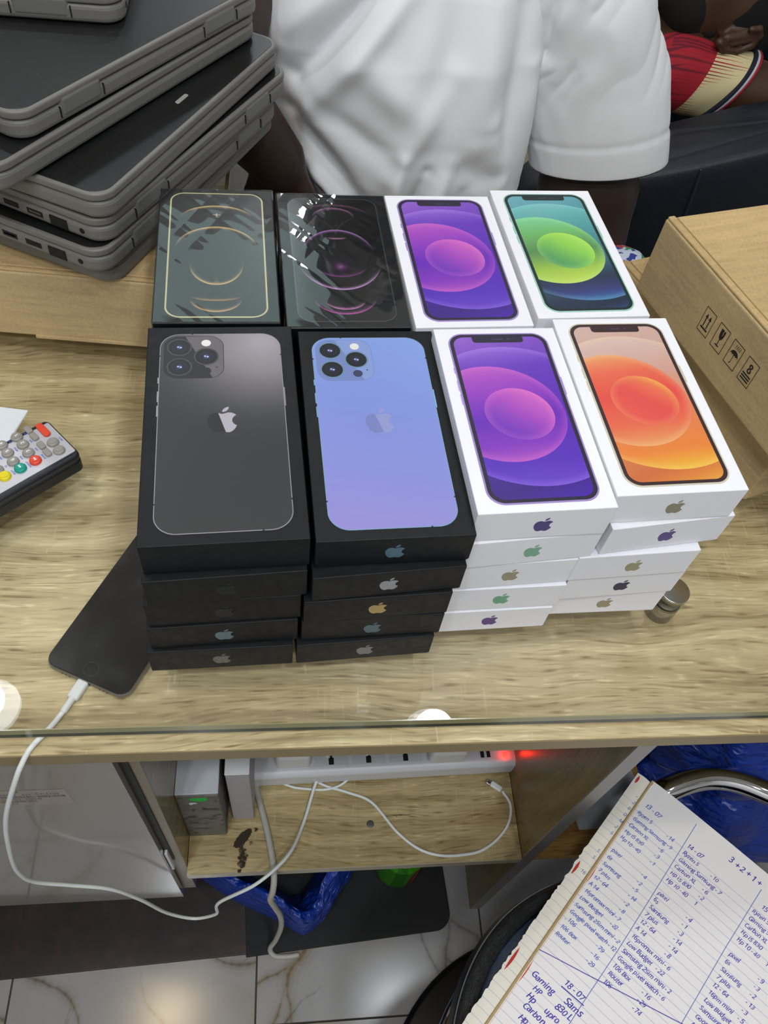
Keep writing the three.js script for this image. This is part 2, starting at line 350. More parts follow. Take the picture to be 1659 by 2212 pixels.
  partW('barcode_sticker', st, std({ map: texture(stk, true, false), roughness: 0.3 }), door, 'translucent barcode sticker');
  partW('hinge_tab', box(-124.5, -121.5, -430, -360, -207, -199.5, 0.6), M.white, counter);
  const d2 = partW('door_edge_strip', box(-124.6, -119, -405, -48.5, -207.5, -204), std({ color: 0x14130f, roughness: 0.5 }), counter);
}

// ---------------------------------------------------------------- phone boxes
function emblemShapes(s) {                        // bitten fruit with a leaf, s mm wide, centred
  const k = s / 84, X = (x) => (x - 47) * k, Y = (y) => (52 - y) * k;
  const b = new THREE.Shape();
  b.moveTo(X(75), Y(53)); b.bezierCurveTo(X(75), Y(41), X(83), Y(35), X(87), Y(33)); b.bezierCurveTo(X(80), Y(23), X(70), Y(22), X(66), Y(22)); b.bezierCurveTo(X(58), Y(22), X(52), Y(27), X(47), Y(27));
  b.bezierCurveTo(X(42), Y(27), X(37), Y(22), X(30), Y(22)); b.bezierCurveTo(X(15), Y(22), X(5), Y(35), X(5), Y(53)); b.bezierCurveTo(X(5), Y(75), X(20), Y(98), X(32), Y(98));
  b.bezierCurveTo(X(38), Y(98), X(41), Y(94), X(48), Y(94)); b.bezierCurveTo(X(55), Y(94), X(57), Y(98), X(64), Y(98)); b.bezierCurveTo(X(75), Y(98), X(85), Y(82), X(88), Y(72)); b.bezierCurveTo(X(80), Y(68), X(75), Y(61), X(75), Y(53));
  const l = new THREE.Shape();
  l.moveTo(X(47), Y(20)); l.bezierCurveTo(X(46), Y(10), X(55), Y(1), X(66), Y(0)); l.bezierCurveTo(X(67), Y(11), X(58), Y(20), X(47), Y(20));
  return [b, l];
}
const emblemGeo = new THREE.ExtrudeGeometry(emblemShapes(11.8), { depth: 0.12, bevelEnabled: false, curveSegments: 10 });
const PX = 8;
function emblem2d(g, cx, cy, w) {                 // the same outline on a canvas, mm units
  const k = w / 84, path = (pts) => { g.beginPath(); g.moveTo(cx + (pts[0][0] - 47) * k, cy + (pts[0][1] - 52) * k); for (let i = 1; i < pts.length; i += 3) g.bezierCurveTo(...[0, 1, 2].flatMap((j) => [cx + (pts[i + j][0] - 47) * k, cy + (pts[i + j][1] - 52) * k])); g.closePath(); };
  return [() => path([[75, 53], [75, 41], [83, 35], [87, 33], [80, 23], [70, 22], [66, 22], [58, 22], [52, 27], [47, 27], [42, 27], [37, 22], [30, 22], [15, 22], [5, 35], [5, 53], [5, 75], [20, 98], [32, 98], [38, 98], [41, 94], [48, 94], [55, 94], [57, 98], [64, 98], [75, 98], [85, 82], [88, 72], [80, 68], [75, 61], [75, 53]]),
    () => path([[47, 20], [46, 10], [55, 1], [66, 0], [67, 11], [58, 20], [47, 20]])];
}
function picture(w, l, draw) {
  const c = canvas(Math.round(w * PX), Math.round(l * PX)), g = c.getContext('2d'); g.scale(PX, PX); draw(g, w, l); return texture(c, true, false);
}
const rr = (g, x, y, w, h, r) => { g.beginPath(); g.moveTo(x + r, y); g.arcTo(x + w, y, x + w, y + h, r); g.arcTo(x + w, y + h, x, y + h, r); g.arcTo(x, y + h, x, y, r); g.arcTo(x, y, x + w, y, r); g.closePath(); };
const grad = (g, x0, y0, x1, y1, ...st) => { const q = g.createLinearGradient(x0, y0, x1, y1); st.forEach(([t, c]) => q.addColorStop(t, c)); return q; };
// front of a phone: frame, black rim, screen with three tilted glowing ovals, notch.  box frame -> picture frame offset is (8, 5.6)
const phoneFront = (o) => picture(71.5, 146.7, (g, w, l) => {
  g.fillStyle = o.frame; g.fillRect(0, 0, w, l);
  rr(g, 1.1, 1.1, w - 2.2, l - 2.2, 10); g.fillStyle = o.rim; g.fill();
  rr(g, 3.6, 3.6, w - 7.2, l - 7.2, 8); g.save(); g.clip();
  g.fillStyle = grad(g, 10, 0, 60, l, ...o.bg); g.fillRect(0, 0, w, l);
  const oval = (cx, cy, a, b, rot, x0, y0, x1, y1, st, rim) => {
    g.save(); g.translate(cx, cy); g.rotate(rot); g.beginPath(); g.ellipse(0, 0, a, b, 0, 0, 7); g.restore();
    g.fillStyle = grad(g, x0, y0, x1, y1, ...st); g.fill();
    g.save(); g.clip();
    for (let i = 0; i < 14; i++) { g.save(); g.translate(cx, cy); g.rotate(rot); g.beginPath(); g.ellipse(0, 0, a + 0.3 - i * 0.42, b + 0.3 - i * 0.42, 0, 0, 7); g.restore(); g.strokeStyle = rim.replace('A', (0.16 * (1 - i / 14)).toFixed(3)); g.lineWidth = 0.9; g.stroke(); }
    g.restore();
  };
  oval(38, 74, 66, 60, 0.25, 30, 12, 45, 136, o.big, o.glow[0]);
  oval(23, 73.5, 44, 41, 0.35, 20, 32, 30, 118, o.mid, o.glow[1]);
  oval(35.6, 75, 23.4, 22, 0.5, 50, 56, 22, 92, o.small, o.glow[2]);
  g.restore();
  g.fillStyle = o.rim; g.beginPath(); g.moveTo(17.5, 3); g.lineTo(54, 3); g.lineTo(54, 6.4); g.quadraticCurveTo(54, 9.2, 51, 9.2); g.lineTo(20.5, 9.2); g.quadraticCurveTo(17.5, 9.2, 17.5, 6.4); g.closePath(); g.fill();
  g.fillStyle = 'rgba(150,150,170,.35)'; rr(g, 32, 5.5, 7.5, 0.9, 0.45); g.fill(); g.beginPath(); g.arc(43.5, 6, 0.9, 0, 7); g.fillStyle = 'rgba(90,90,130,.6)'; g.fill();
});
const purple = phoneFront({
  frame: '#a98fd0', rim: '#231a35', bg: [[0, '#9a6ad6'], [0.12, '#8a52cc'], [0.5, '#5526b4'], [0.86, '#3a1a86'], [0.93, '#46189c'], [1, '#4a1ab4']],
  big: [[0, '#a070dc'], [0.18, '#6c38c4'], [0.55, '#5a22b8'], [0.82, '#5a2cc0'], [1, '#6d47cd']], mid: [[0, '#c45ccc'], [0.28, '#9a3cc8'], [0.55, '#6c24be'], [0.8, '#8a34c4'], [1, '#c05ac8']],
  small: [[0, '#e46ccb'], [0.45, '#b24cc8'], [1, '#6c2cc0']], glow: ['rgba(190,150,255,A)', 'rgba(240,130,220,A)', 'rgba(245,140,215,A)'],
});
const orangePic = phoneFront({
  frame: '#dcd3bd', rim: '#3c2427', bg: [[0, '#dcb8ac'], [0.3, '#d6ac9c'], [0.6, '#e8925c'], [0.86, '#d8723e'], [0.93, '#e88a3c'], [1, '#f4b044']],
  big: [[0, '#e2c6c0'], [0.3, '#dba896'], [0.62, '#ef8656'], [0.85, '#f48a3a'], [1, '#fbc63e']], mid: [[0, '#f6a66a'], [0.2, '#f47050'], [0.45, '#f05248'], [0.75, '#f2704e'], [1, '#f6b068']],
  small: [[0, '#fcb04a'], [0.18, '#f67a50'], [0.5, '#f05450'], [1, '#f25c50']], glow: ['rgba(255,225,150,A)', 'rgba(255,215,160,A)', 'rgba(255,200,110,A)'],
});
const greenPic = phoneFront({
  frame: '#a9d8c6', rim: '#15282a', bg: [[0, '#78b8c4'], [0.2, '#5fa2ac'], [0.55, '#3d7488'], [0.85, '#24324c'], [0.93, '#1c2c44'], [1, '#2f4a80']],
  big: [[0, '#82ccc8'], [0.2, '#5eaeac'], [0.55, '#3e7c8c'], [0.78, '#26344e'], [0.9, '#38407e'], [1, '#3e7ab4']], mid: [[0, '#86dca4'], [0.25, '#76c06c'], [0.5, '#5c9458'], [0.75, '#a4cc4c'], [1, '#d6ea5a']],
  small: [[0, '#b4ec5c'], [0.4, '#92d854'], [1, '#4c9868']], glow: ['rgba(150,220,225,A)', 'rgba(190,250,190,A)', 'rgba(210,255,110,A)'],
});
// sealed boxes: thin gilt outline and glowing arcs on black
function arcGlow(g, cx, cy, rx, ry, a0, a1, col, up) {
  g.save(); g.beginPath(); g.ellipse(cx, cy, rx, ry, 0, 0, 7); g.clip();
  const n = 64;
  for (let i = 0; i < n; i++) {
    const t0 = lerp(a0, a1, i / n), t1 = lerp(a0, a1, (i + 1.15) / n), m = Math.sin(Math.PI * (i + 0.5) / n);
    for (let k = 0; k < 9; k++) { g.strokeStyle = col.replace('A', Math.min(1, m * 1.5 * Math.pow(1 - k / 9, 2.6)).toFixed(3)); g.lineWidth = 0.75; g.beginPath(); g.ellipse(cx, cy, Math.max(1, rx - k * 0.5), Math.max(1, ry - k * 0.55), 0, t0, t1); g.stroke(); }
  }
  g.restore();
}
const sealedFront = (o) => picture(71.5, 146.7, (g, w, l) => {
  g.fillStyle = '#0d1012'; g.fillRect(0, 0, w, l); o.draw(g);
  g.strokeStyle = o.frame; g.lineWidth = o.line; rr(g, 0.6, 0.6, w - 1.2, l - 1.2, 10.4); g.stroke();
});
const goldPic = sealedFront({ frame: '#d9cf9a', line: 1.3, draw(g) {
  const c = 'rgba(226,190,120,A)';
  arcGlow(g, 35.5, 36, 29, 19.5, Math.PI * 1.08, Math.PI * 1.92, c);
  arcGlow(g, 35.5, 73, 31, 29.5, Math.PI * 1.03, Math.PI * 1.97, c);
  arcGlow(g, 35.5, 88, 19.5, 24, -0.05, Math.PI + 0.05, c);
  arcGlow(g, 35.3, 120, 22, 9.4, 0.5, Math.PI - 0.5, 'rgba(170,130,80,A)');
  arcGlow(g, 35.3, 126, 18.5, 15, 0.05, Math.PI - 0.05, 'rgba(214,170,110,A)');
  g.fillStyle = 'rgba(200,150,100,.35)'; g.beginPath(); g.moveTo(35.5, 101); g.quadraticCurveTo(34.8, 108, 31, 112); g.lineTo(40, 112); g.quadraticCurveTo(36.2, 108, 35.5, 101); g.fill();
  for (const s of [-1, 1]) { g.strokeStyle = 'rgba(170,130,90,.28)'; g.lineWidth = 0.6; g.beginPath(); g.moveTo(35.5 + s * 2, 113); g.quadraticCurveTo(35.5 + s * 8, 124, 35.5 + s * 16, 130); g.stroke(); }
  g.fillStyle = 'rgba(240,210,150,.8)'; g.beginPath(); g.ellipse(35.5, 29, 0.5, 3, 0, 0, 7); g.fill(); g.beginPath(); g.ellipse(35.5, 28.4, 3.4, 0.5, 0, 0, 7); g.fill();
} });
const silverPic = sealedFront({ frame: '#3f4a49', line: 0.9, draw(g) {
  const c = 'rgba(176,120,190,A)';
  arcGlow(g, 35.5, 24.5, 16.5, 12, Math.PI * 0.95, Math.PI * 2.05, 'rgba(150,100,140,A)');
  arcGlow(g, 35.5, 26, 30, 18, Math.PI * 1.12, Math.PI * 1.9, 'rgba(110,70,90,A)');
  g.strokeStyle = 'rgba(180,130,170,.35)'; g.lineWidth = 0.7; for (const s of [-1, 1]) { g.beginPath(); g.moveTo(35.5 + s * 15, 26); g.quadraticCurveTo(35.5 + s * 3, 33, 35.5, 46); g.stroke(); }
  arcGlow(g, 35.5, 77, 29, 36, Math.PI * 1.08, Math.PI * 1.92, c);
  arcGlow(g, 35.5, 50.5, 8, 2.6, 0.1, Math.PI * 0.95, 'rgba(170,110,150,A)');
  arcGlow(g, 35.5, 70, 33.5, 42.5, 0.35, Math.PI - 0.35, 'rgba(214,160,220,A)');
  arcGlow(g, 35.5, 76, 24, 22, 0.5, Math.PI - 0.5, 'rgba(130,60,130,A)');
  const q = g.createRadialGradient(35.5, 86, 0.5, 35.5, 86, 13); q.addColorStop(0, 'rgba(190,110,190,.75)'); q.addColorStop(0.35, 'rgba(110,50,115,.4)'); q.addColorStop(1, 'rgba(60,20,60,0)'); g.fillStyle = q; g.fillRect(20, 70, 31, 32);
  arcGlow(g, 35.3, 115, 25, 24, 0.3, Math.PI - 0.3, 'rgba(190,90,170,A)');
  arcGlow(g, 35.3, 124, 14.5, 10, 0.05, Math.PI - 0.05, 'rgba(206,130,190,A)');
} });
// back of a phone with three lenses; the emblem half in a printed sheen
const phoneBack = (o) => picture(78, 160.8, (g, w, l) => {
  g.fillStyle = o.edge; g.fillRect(0, 0, w, l);
  rr(g, 0.55, 0.55, w - 1.1, l - 1.1, 12.6); g.save(); g.clip(); o.body(g, w, l);
  rr(g, 2.6, 2.4, 38, 38.6, 9.5); g.fillStyle = o.plate; g.fill(); g.lineWidth = 0.5; g.strokeStyle = o.plateLine; g.stroke();
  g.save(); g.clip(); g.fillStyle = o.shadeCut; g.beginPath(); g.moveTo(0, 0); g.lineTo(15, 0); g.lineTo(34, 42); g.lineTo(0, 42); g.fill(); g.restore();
  for (const [x, y] of [[12.4, 12.6], [12.6, 30.6], [29.6, 21.4]]) {
    g.beginPath(); g.arc(x, y, 8, 0, 7); g.fillStyle = o.ring; g.fill();
    g.beginPath(); g.arc(x, y, 7, 0, 7); g.fillStyle = '#15171c'; g.fill();
    g.beginPath(); g.arc(x, y, 4.9, 0, 7); g.fillStyle = '#1d202b'; g.fill();
    const q = g.createRadialGradient(x, y, 0.3, x, y, 3.4); q.addColorStop(0, '#6d75b4'); q.addColorStop(0.5, '#2c3052'); q.addColorStop(1, '#0c0d14'); g.fillStyle = q; g.beginPath(); g.arc(x, y, 3.4, 0, 7); g.fill();
    g.fillStyle = '#dfe4ff'; g.beginPath(); g.arc(x - 0.9, y - 0.3, 0.55, 0, 7); g.fill(); g.beginPath(); g.arc(x + 0.9, y + 0.3, 0.6, 0, 7); g.fill();
  }
  g.fillStyle = '#f3efe8'; g.beginPath(); g.arc(29.5, 8.8, 3.1, 0, 7); g.fill();
  g.fillStyle = o.lidar; g.beginPath(); g.arc(29.4, 34.6, 3.2, 0, 7); g.fill();
  g.fillStyle = '#20222c'; g.beginPath(); g.arc(36, 31.4, 0.5, 0, 7); g.fill();
  const e = emblem2d(g, 39, 77.5, 18);
  for (const f of e) { f(); g.fillStyle = o.markA; g.fill(); g.save(); f(); g.clip(); g.fillStyle = o.markB; g.beginPath(); g.moveTo(33.4, 60); g.lineTo(60, 60); g.lineTo(60, 96); g.lineTo(43.5, 96); g.fill(); g.restore(); }
  g.restore();
  g.fillStyle = '#202226'; for (const [x, y, ww, hh] of [[0, 20, 0.8, 1.1], [w - 0.8, 20, 0.8, 1.1], [0, 139, 0.8, 1.1], [w - 0.8, 139, 0.8, 1.1], [20, 0, 1.1, 0.7], [60, l - 0.7, 1.1, 0.7]]) g.fillRect(x, y, ww, hh);
});
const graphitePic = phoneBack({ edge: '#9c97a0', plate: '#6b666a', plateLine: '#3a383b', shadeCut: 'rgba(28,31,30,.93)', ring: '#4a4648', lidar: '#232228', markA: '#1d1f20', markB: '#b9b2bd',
  body(g, w, l) {
    g.fillStyle = '#2d2e30'; g.fillRect(0, 0, w, l);
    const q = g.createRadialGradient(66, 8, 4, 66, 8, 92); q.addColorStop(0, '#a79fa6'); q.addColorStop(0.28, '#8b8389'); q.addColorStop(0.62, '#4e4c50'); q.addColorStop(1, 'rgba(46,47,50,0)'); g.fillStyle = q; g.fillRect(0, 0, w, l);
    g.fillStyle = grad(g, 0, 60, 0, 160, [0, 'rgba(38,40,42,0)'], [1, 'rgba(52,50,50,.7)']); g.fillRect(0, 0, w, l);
  } });
const bluePic = phoneBack({ edge: '#7fa9c8', plate: '#8ea2dc', plateLine: '#7c92cc', shadeCut: 'rgba(104,120,180,.5)', ring: '#6f93ac', lidar: '#3c4066', markA: '#7f88c6', markB: '#99a0d8',
  body(g, w, l) { g.fillStyle = grad(g, 50, 0, 20, l, [0, '#8aa6ea'], [0.4, '#8697e2'], [0.75, '#8e92de'], [1, '#9a90d8']); g.fillRect(0, 0, w, l); } });

const cardWear = painted(512, 512, (x, y) => { const f = fbm(x * 20, y * 20, 4, 4, 20, 20), s = vnoise(x * 200, y * 200, 2, 200, 200); return grey(0.62 + (f - 0.5) * 0.35 + (s - 0.5) * 0.1); }, false);
cardWear.repeat.set(1 / 100, 1 / 100);
M.blackCard = phy({ color: 0x111316, roughness: 0.8, roughnessMap: cardWear, specularIntensity: 0.55 });
M.whiteCard = std({ color: 0xecebf0, roughness: 0.5 });
M.tray = std({ color: 0xd2d1d4, roughness: 0.6 });
const wrinkle = painted(512, 512, (x, y) => {
  const r = (s, a, f) => Math.abs(fbm((x * Math.cos(a) + y * Math.sin(a)) * f, (-x * Math.sin(a) + y * Math.cos(a)) * 2, s, 1) * 2 - 1);
  return grey(0.5 * r(3, 0.5, 11) + 0.3 * r(9, -0.7, 18) + 0.2 * fbm(x * 9, y * 9, 30, 1));
}, false);
M.film = phy({ color: 0xffffff, transmission: 1, thickness: 0, roughness: 0.02, ior: 2.1, specularColor: new THREE.Color(0.82, 1, 1), bumpMap: wrinkle, bumpScale: 0.0006 });
const inks = {};
const ink = (c, metal = 0.25, rough = 0.3) => (inks[c] ??= std({ color: c, roughness: rough, metalness: metal }));
const boxGeos = {};
function boxParts(t, w, h, l, o) {
  const key = [w, h, l].join();
  boxGeos[key] ??= { lid: planarUV(new RoundedBoxGeometry(w, h - 1.1, l, 2, 0.7).translate(0, (h + 1.0) / 2, 0), 1), tray: new RoundedBoxGeometry(w - 0.9, 1.6, l - 0.9, 1, 0.3).translate(0, 0.85, 0) };
  part('lid', boxGeos[key].lid, o.card, t); part('tray', boxGeos[key].tray, o.card === M.whiteCard ? M.tray : M.blackCard, t);
  if (o.pic) {
    const [pw, pl, r] = o.back ? [78, 160.8, 13] : [71.5, 146.7, 11];
    const g = fitUV(slab(rrect(pw, pl, r), h - 0.2, h + 0.3, 0.12, 14), -pw / 2, pw / 2, -pl / 2, pl / 2);
    part('printed_picture', g, o.pic, t, o.picLabel);
    if (o.side) {                                  // side buttons drawn as raised slivers of the print
      for (const [x, z, q] of [[-1, -38, 5], [-1, -24, 9], [-1, -12, 9], [1, -22, 16]]) part('printed_button', box(x > 0 ? pw / 2 : -pw / 2 - 0.7, x > 0 ? pw / 2 + 0.7 : -pw / 2, h - 0.2, h + 0.25, z - q / 2, z + q / 2), o.side, t);
    }
  }
  if (o.ink) { const e = part('emblem', emblemGeo, o.ink, t); e.position.set(0, h * 0.5 / 1000, l / 2000); }
  if (o.film) part('shrink_wrap', (() => { const g = new RoundedBoxGeometry(w + 1.2, h + 1.2, l + 1.2, 3, 1.4).translate(0, h / 2 + 0.3, 0); return planarUV(g, 200, 0.5, 0.5); })(), M.film, t, 'clear wrinkled shrink wrap');
}
const pic = (t, o = {}) => std({ map: t, color: 0xeaeaea, roughness: 0.42, ...o });
const colourWord = { g: 'pale green', p: 'purple', t: 'taupe', n: 'navy blue' };
function stackOf(rows, w, l, h, group, make) {
  rows.forEach(([x, z, yaw, lab, o], i) => { const t = thing('phone_box', lab, 'box', [x, (rows.length - 1 - i) * h + 0.05 + (rows.length - 1 - i) * 0.03, z], yaw * D2R, group); boxParts(t, w, h, l, { card: make, ...o }); });
}
// front row, left to right; every stack from the top down
stackOf([
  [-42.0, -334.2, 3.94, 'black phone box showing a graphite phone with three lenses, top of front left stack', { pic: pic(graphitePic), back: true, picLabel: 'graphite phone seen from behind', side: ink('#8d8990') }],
  [-44.3, -329.5, 4.86, 'black phone box with a barely visible green emblem, second from top, front left stack', { ink: ink('#161d1a') }],
  [-46.0, -330, 3.8, 'black phone box with a near invisible dark blue emblem, middle of the front left stack', { ink: ink('#141a26') }],
  [-47.6, -328.6, 3.7, 'black phone box with a slate blue emblem, second from bottom of the front left stack', { ink: ink('#647c88') }],
  [-49, -325.2, 2.5, 'black phone box with a dull grey emblem, bottom of the front left stack', { ink: ink('#6c6b66') }],
], 94.6, 175, 28.4, null, M.blackCard);
stackOf([
  [56.2, -341, 3.4, 'black phone box showing a sky blue phone back, top of the second front stack', { pic: pic(bluePic), back: true, picLabel: 'sky blue phone seen from behind', side: ink('#7fa4c4'), ink: ink('#5a7a8a') }],
  [51.9, -334.5, 5.5, 'black phone box with a silver emblem, just under the box with the sky blue phone', { ink: ink('#a3a3a8') }],
  [49.3, -333, 4.24, 'black phone box with a shiny gold emblem in the middle of its stack', { ink: ink('#cdb27a', 0.6) }],
  [49.9, -333.3, 3.2, 'black phone box with a slate blue emblem, directly below the box with the gold emblem', { ink: ink('#506a78') }],
  [45.6, -330.4, 4.05, 'black phone box with a dark grey emblem, bottom of the second front stack', { ink: ink('#76787a') }],
], 94.6, 175, 27.4, null, M.blackCard);
stackOf([
  [146.2, -346, 4.1, 'white phone box with purple phone picture, front row, top of the third stack', { pic: pic(purple), picLabel: 'purple phone front', side: ink('#b29cd8'), ink: ink('#4c3a80') }],
  [144.4, -345.8, 6.19, 'white phone box with pale green emblem, under the front box with the purple phone', { ink: ink('#83b79f') }],
  [138.9, -345.8, 4.46, 'white phone box with a taupe emblem between two boxes with green emblems', { ink: ink('#a09c88') }],
  [141, -344.6, 3.0, 'white phone box with a green emblem, second from bottom of the third front stack', { ink: ink('#74b096') }],
  [138.9, -343.5, 3.0, 'white phone box with a purple emblem, bottom of the third front stack', { ink: ink('#5e4690') }],
], 87.4, 158, 29.4, null, M.whiteCard);
stackOf([
  [233.6, -359, 4.1, 'white phone box with an orange and red phone picture on its lid', { pic: pic(orangePic), picLabel: 'orange phone front', side: ink('#d8cfb4'), ink: ink('#a09a86') }],
  [234.6, -357.2, 7.9, 'white phone box with a purple emblem turned askew under the orange phone box', { ink: ink('#624c94') }],
  [226.3, -352.5, 4.35, 'white phone box with an olive taupe emblem, middle of the front right stack', { ink: ink('#a6a284') }],
  [228.8, -354.5, 4.28, 'white phone box with a navy blue emblem in the front right stack', { ink: ink('#2d2f58') }],
  [229.8, -357, 2.0, 'white phone box with a taupe emblem, lowest, beside the steel stand-off', { ink: ink('#a19b84') }],
], 87.4, 158, 29.8, null, M.whiteCard);
// rear row: only the topmost boxes and the upper ends of their stacks show
function rear(x, z, yaw, h, card, topLabel, o, hidden) {
  const rows = [[x, z, yaw, topLabel, o]];
  for (let i = 1; i < 5; i++) rows.push([x + (i % 2 ? 0.6 : -0.5), z - (i % 3) * 0.7, yaw + (i % 2 ? -0.5 : 0.3), hidden, {}]);
  rows.forEach(([X, Z, a, lab, q], i) => { const t = thing('phone_box', lab, 'box', [X, (4 - i) * (h + 0.03) + 0.05, Z], a * D2R, i ? hidden.replace('plain ', 'plain stacked ') : null); boxParts(t, 87.4, h, 158, { card, ...q }); });
}
rear(-56.2, -512, 3.3, 26.9, M.blackCard, 'shrink wrapped black phone box with a gold phone outline and golden arcs, rear left corner', { pic: pic(goldPic, { roughness: 0.3 }), film: true, picLabel: 'gold outlined phone front' }, 'plain black phone box under the shrink wrapped gold one');
rear(35.0, -509.3, 3.77, 27.5, M.blackCard, 'shrink wrapped black phone box with dim purple arcs, beside the gold outlined one', { pic: pic(silverPic, { roughness: 0.3 }), film: true, picLabel: 'dark phone front with purple arcs' }, 'plain black phone box under the shrink wrapped purple one');
rear(123.6, -512, 4.7, 28.1, M.whiteCard, 'white phone box with a purple phone on its lid, in the rear row', { pic: pic(purple), picLabel: 'purple phone front', side: ink('#b29cd8') }, 'plain white phone box under the rear purple phone box');
rear(213.0, -523.3, 5.2, 28.8, M.whiteCard, 'white phone box with a green phone on its lid, at the rear right', { pic: pic(greenPic), picLabel: 'green phone front', side: ink('#9ed2be') }, 'plain white phone box under the green phone box');

// ---------------------------------------------------------------- cardboard cartons
function carton(name, label, x, z, turn, w, h, d, o = {}) { // near left corner at (x, z) when o.left, else near right corner; depth runs away
  const t = thing(name, label, 'cardboard box', [x, o.y ?? 0, z], turn);
  const x0 = o.left ? 0 : -w, x1 = o.left ? w : 0;
  part('carton_body', planarUV(box(x0, x1, 0.2, h - 3, -d, 0, 2.2), 1000, o.u ?? 0, 0.3), M.cardboard, t);
  const lid = part('lid_panel', planarUV(box(x0 + 8, x1 - 5, h - 3.4, h, -d + 4, -5, 1.2), 1000, 0.4, o.u ?? 0.1), M.cardboardPale, t);
  part('rolled_edge', planarUV(box(x0 + 0.8, x0 + 7.4, h - 3.4, h - 0.4, -d + 1, -1, 1.4), 1000, 0.1, 0.7), M.cardboardPale, t);
  part('rolled_edge', planarUV(box(x0 + 8, x1 - 1, h - 3.4, h - 0.3, -4.6, -0.6, 1.4), 1000, 0.6, 0.7), M.cardboardPale, t);
  part('rolled_edge', planarUV(box(x1 - 4.6, x1 - 0.6, h - 3.4, h - 0.3, -d + 1, -5, 1.4), 1000, 0.6, 0.2), M.cardboardPale, t);
  return t;
}
{
  const a = carton('cardboard_box', 'brown cardboard box under the stack of laptops', -107.5, -551.5, -4 * D2R, 330, 72, 250, {});
  part('bottom_flap', planarUV(box(-118, -1, -0.2, 2.4, 0, 2.2), 1000), M.cardboard, a);
  const low = carton('cardboard_box', 'brown cardboard box lying on the glass under another box at the right', 386.6, -385.3, 20.3 * D2R, 330, 75, 238, { left: true, u: 0.35 });
  const marks = (() => {
    const c = canvas(1024, 256), g = c.getContext('2d'); g.clearRect(0, 0, 1024, 256); g.strokeStyle = g.fillStyle = '#1d1a16'; g.lineCap = 'round'; g.lineJoin = 'round';
    const sq = (i) => { g.lineWidth = 7; g.strokeRect(34 + i * 256, 14, 172, 228); };
    for (let i = 0; i < 4; i++) sq(i);
    g.lineWidth = 13; for (const x of [92, 148]) { g.beginPath(); g.moveTo(x, 176); g.lineTo(x, 76); g.stroke(); g.beginPath(); g.moveTo(x - 22, 98); g.lineTo(x, 56); g.lineTo(x + 22, 98); g.closePath(); g.fill(); }
    g.fillRect(62, 188, 116, 16);
    g.save(); g.translate(256 + 24, 0); g.scale(0.8, 1); g.beginPath(); g.moveTo(76, 44); g.lineTo(164, 44); g.bezierCurveTo(170, 110, 150, 136, 126, 140); g.lineTo(126, 196); g.lineTo(114, 196); g.lineTo(114, 140); g.bezierCurveTo(90, 136, 70, 110, 76, 44); g.fill(); g.fillRect(82, 194, 76, 12); g.fillStyle = '#a98c5e'; g.beginPath(); g.moveTo(132, 44); g.lineTo(118, 74); g.lineTo(130, 84); g.lineTo(122, 110); g.lineTo(142, 80); g.lineTo(130, 72); g.lineTo(144, 44); g.fill(); g.restore();
    g.save(); g.translate(512 + 26, 0); g.scale(0.78, 1); g.fillStyle = '#1d1a16'; g.beginPath(); g.moveTo(40, 136); g.bezierCurveTo(52, 72, 188, 72, 200, 136); g.quadraticCurveTo(180, 116, 160, 136); g.quadraticCurveTo(140, 116, 120, 136); g.quadraticCurveTo(100, 116, 80, 136); g.quadraticCurveTo(60, 116, 40, 136); g.fill(); g.lineWidth = 9; g.beginPath(); g.moveTo(120, 130); g.lineTo(120, 196); g.quadraticCurveTo(120, 212, 104, 210); g.stroke();
    g.lineWidth = 7; for (const x of [84, 112, 140, 168]) { g.beginPath(); g.moveTo(x + 10, 36); g.lineTo(x, 72); g.stroke(); } g.restore();
    g.save(); g.translate(768, 0); g.font = 'bold 120px sans-serif'; g.textAlign = 'center'; g.fillText('8', 120, 138); for (const y of [152, 176, 200]) g.fillRect(56, y, 128, 14); g.restore();
    return c;
  })();
  const up = carton('cardboard_box', 'brown cardboard box with four printed handling symbols, on top of another box', 376, -334, 16.3 * D2R, 330, 75, 244, { y: 75.1, left: true, u: 0.6 });
  const pr = new THREE.PlaneGeometry(78, 25).rotateY(-Math.PI / 2).translate(-0.15, 37, -124);
  part('handling_symbols', pr, std({ map: texture(marks, true, false), transparent: true, roughness: 0.85 }), up, 'arrows, glass, umbrella and stacking limit 8');
  part('tape_strip', box(150, 200, 74.9, 75.15, -240, -4), phy({ color: 0xcdb682, roughness: 0.25, clearcoat: 0.5 }), up);
}

